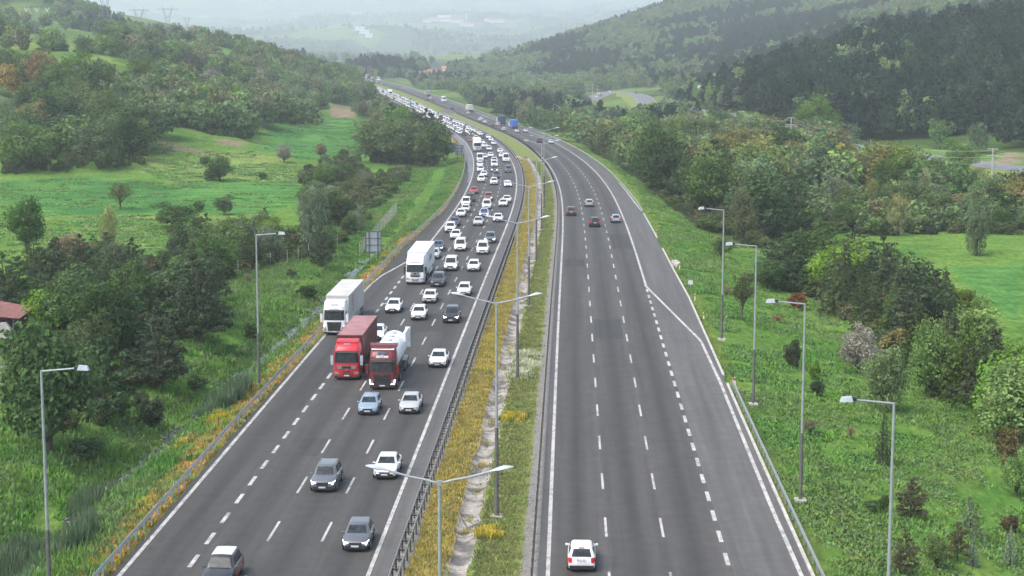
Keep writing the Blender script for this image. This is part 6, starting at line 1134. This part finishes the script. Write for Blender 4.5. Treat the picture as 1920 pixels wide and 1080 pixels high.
semi('box','all white box lorry lettered Elpeker above the windscreen',ptL,*LO['box'],L=13.2)['group']=G1
semi('plain','white lorry leading the dense far part of the jam by the wooded bend',ptL,*LO['boxfar'],L=10)['group']=G1
semi('plain','tall white lorry high in the far jam',ptL,-5.6,1242,L=10)['group']=G1
G2='lorries on the outbound road'
OL=dict((k,(s,d)) for k,s,d in OUTL)
semi('plain','bright blue curtain lorry driving away round the bend',ptR,*OL['bright'],away=True,body='blue',L=12)['group']=G2
semi('plain','navy blue lorry with white marks driving away before the bright blue one',ptR,*OL['navy'],away=True,body='navy',L=12)['group']=G2
semi('plain','white backed lorry driving away at the median opening',ptR,*OL['white'],away=True,body='dirtywhite',L=12)['group']=G2
semi('plain','grey lorry driving away beyond the white coach',ptR,*OL['grey'],away=True,body='greybox',L=12)['group']=G2
for i,(d,s,b,l) in enumerate(((1760,9.4,'maroonbox','brown lorry at the far end of the outbound road, left of the pair'),(1715,9.4,'greybox','rounded grey lorry at the far end of the outbound road'),(1800,12.5,'dirtywhite','pale lorry at the very far end of the outbound road'))): semi('plain',l,ptR,s,d,away=True,body=b,L=11)['group']=G2
def coach(label,fn,s,d,away):
    t=thing('coach',label,'coach');m=MB();L=12.;R_=[]
    for y,k in((0,.9),(-.15,.98),(-L+.15,.98),(-L,.92)): R_.append([(-1.25*k,y,.35),(-1.27*k,y,1.9),(-1.18*k,y,3.4*k**.3),(-.8*k,y,3.55*k**.3),(.8*k,y,3.55*k**.3),(1.18*k,y,3.4*k**.3),(1.27*k,y,1.9),(1.25*k,y,.35)])
    m.loft(R_);part('body',m.mesh('coach_body',M['white'],35),t)
    for y,z0,z1 in((.01,1.5,3.1),(-L-.01,2.1,3.1)):
        m=MB();m.box((0,y,(z0+z1)/2),(2.0,.03,z1-z0));part('end_window',m.mesh('end_window',M['glass'],0),t)
    for x in(-1.262,1.262):
        m=MB();m.box((x*.965,-6,2.55),(.06,10.6,.95));part('side_windows',m.mesh('side_windows',M['glass'],0),t)
    axles(t,[-2.4,-8.6],.48,1.05);m=MB();m.box((0,-L-.02,.55),(2.3,.08,.3));part('rear_bumper',m.mesh('rear_bumper',M['plastic'],0),t)
    m=MB();m.box((0,-6,3.62),(1.6,3.,.18));part('roof_unit',m.mesh('roof_unit',M['white'],0),t)
    t.location=fn(np.array([d+(L if away else 0)]),s,.012)[0];t.rotation_euler=(0,0,face(d,fn,away))
coach('white coach driving away in the outbound kerb lane',ptR,*OL['coach'],True)
coach('white coach at the far rise beside the slip road',ptR,12.4,1690,True)
# ---------------------------------------------------------------- far buildings
def house(name,label,x,y,wd,dp,h,rh,wallm,roofm,rz=0.):
    t=thing(name,label,'building',(x,y,gz(x,y)),rz);m=MB();m.box((0,0,h/2-.5),(wd,dp,h+1));wl=part('wall',m.mesh('house_wall',M[wallm],0),t)
    m=MB();e=.5;a,b=wd/2+e,dp/2+e
    if rh>0: m.add([(-a,-b,h),(a,-b,h),(a,b,h),(-a,b,h),(-a*.55,0,h+rh),(a*.55,0,h+rh)],[(0,1,5,4),(1,2,5),(2,3,4,5),(3,0,4),(0,3,2,1)])
    else: m.box((0,0,h+.15),(wd+.4,dp+.4,.3))
    part('roof',m.mesh('house_roof',M[roofm],0),t)
    n=max(2,int(wd/4))
    for k in range(n):
        m=MB();m.box((-wd/2+wd*(k+.5)/n,-dp/2-.02,h*.55),(1.4,.06,1.5));part('window',m.mesh('window',M['dark'],0),t)
house('roadside_building','red roofed white building beside the far car park',-90,1960,16,10,5,3.2,'wall','roof');house('annex','low pale annex left of the red roofed building',-102,1962,10,8,3.6,0,'wall','dirtywhite')
t=thing('sign_tower','white tower topped by an orange and white sign in the far village','sign',(-76.5,1962,gz(-76.5,1962)));m=MB();m.box((0,0,4.5),(3.4,3.4,10));part('shaft',m.mesh('shaft',M['wall'],0),t);m=MB();m.box((0,-.3,11.2),(6.2,1.,4.));part('board',m.mesh('board',M['orangewall'],0),t);m=MB();m.box((0,-.85,11.2),(5.2,.06,1.0));part('board_stripe',m.mesh('board_stripe',M['white'],0),t)
for i,(x,y,wd,h,lab,rf) in enumerate(((-66,1968,8,3.5,'small white hut right of the sign tower','white'),(-48,1985,6,5,'white kiosk behind the parked vehicles','white'),(-30,1990,7,6,'orange topped kiosk behind the parked vehicles','orangewall'))): house('kiosk',lab,x,y,wd,5,h,0,'wall',rf)
for i in range(34):
    x=-62+i*1.95+rnd.uniform(-.3,.3);y=1950+(i%3)*14+rnd.uniform(-3,3);k=rnd.choice(['van','sedan','suv','van','mpv']);o=bpy.data.objects.new('parked_vehicle',FM[k]);COL.objects.link(o);o.location=(x,y,gz(x,y)+1.2);o.rotation_euler=(0,0,rnd.uniform(-.3,.3)+1.2);o.color=(.72,.73,.74,1)
    tagp(o,f'white {WORD[k]} parked in the far car park, one of a dense row','car','vehicles in the far car park')
b=MB();P=[(-64,1935),(8,1925),(8,2000),(-64,2000)];b.add([(x,y,gz(x,y)+1.1) for x,y in P]+[(x,y,gz(x,y)-3) for x,y in P],[(0,1,2,3),(0,4,5,1),(1,5,6,2),(2,6,7,3),(3,7,4,0)]);obj('car_park',b.mesh('car_park',M['shoulder'],0),kind='structure')
VH=[(-394.6,8106.0,36,'wall','roof'),(-366.8,8147.5,56,'wall','roof'),(-323.7,8400,64,'white','white'),(-306.8,8132.7,56,'white','orangewall'),(-270.7,8089.5,36,'wall','roof'),(-240.6,8070.8,36,'wall','roof'),(-222.1,7934.5,30,'wall','roof'),(-192.1,7891.4,42,'wall','roof'),(-110.9,8101.9,36,'wall','roof'),(-85.5,8029.7,42,'wall','roof'),(-48.9,8042.9,33,'wall','roof'),(-536.0,6179.1,36,'white','white'),(-515.9,6117.3,33,'white','white'),(-493.5,6047.2,25,'white','white'),(-936.5,10628.3,56,'wall','roof')]
for i,(x,y,wd,a,b_) in enumerate(VH):
    lab={2:'large white shed highest in the hazy hill village',3:'long white hall with orange roof in the hazy hill village',11:'upper white quarry shed left of the pink rock face',12:'middle white quarry shed left of the pink rock face',13:'lowest white quarry shed left of the pink rock face',14:'lone house high on the hazy slope at left'}.get(i,f'{ORD[i if i<2 else i-2]} red roofed house from the left in the hazy hill village')
    house('village_house',lab,x,y,wd,20,13,7 if b_=='roof' else 0,a,b_)
t=thing('minaret','thin white minaret above the hazy hill village','tower',(-210,8123,gz(-210,8123)));m=MB();m.lathe([(3,-2),(3,23),(4.2,23.6),(4.2,26),(2.2,26.2),(2.2,34),(.1,44)],n=10);part('shaft',m.mesh('minaret',M['wall'],30),t)
# notice board on the right hillside
t=thing('hill_board','small white board standing on the wooded slope above the valley road','sign',(100.5,930,gz(100.5,930)));m=MB();m.box((0,0,8),(3.2,.12,1.5));part('panel',m.mesh('panel',M['white'],0),t)
for x in(-1.2,1.2): m=MB();m.tube((x,.1,-.3),(x,.1,8),.1,.1,6);part('post',m.mesh('post',M['zinc'],0),t)
# ---------------------------------------------------------------- haze
if HAZE>0:
    b=MB();b.box((0,9700,860),(30000,20600,2000));me=b.mesh('haze',[],0);n=bpy.data.materials.new('haze_air');n.use_nodes=True;T=n.node_tree;T.nodes.remove(T.nodes['Principled BSDF']);v=T.nodes.new('ShaderNodeVolumePrincipled');v.inputs['Color'].default_value=(.85,.93,1,1);v.inputs['Density'].default_value=HAZE;v.inputs['Anisotropy'].default_value=.1
    T.links.new(v.outputs[0],T.nodes['Material Output'].inputs['Volume']);me.materials.append(n);obj('haze',me,kind='stuff',label='pale blue haze lying over the whole valley',cat='haze')
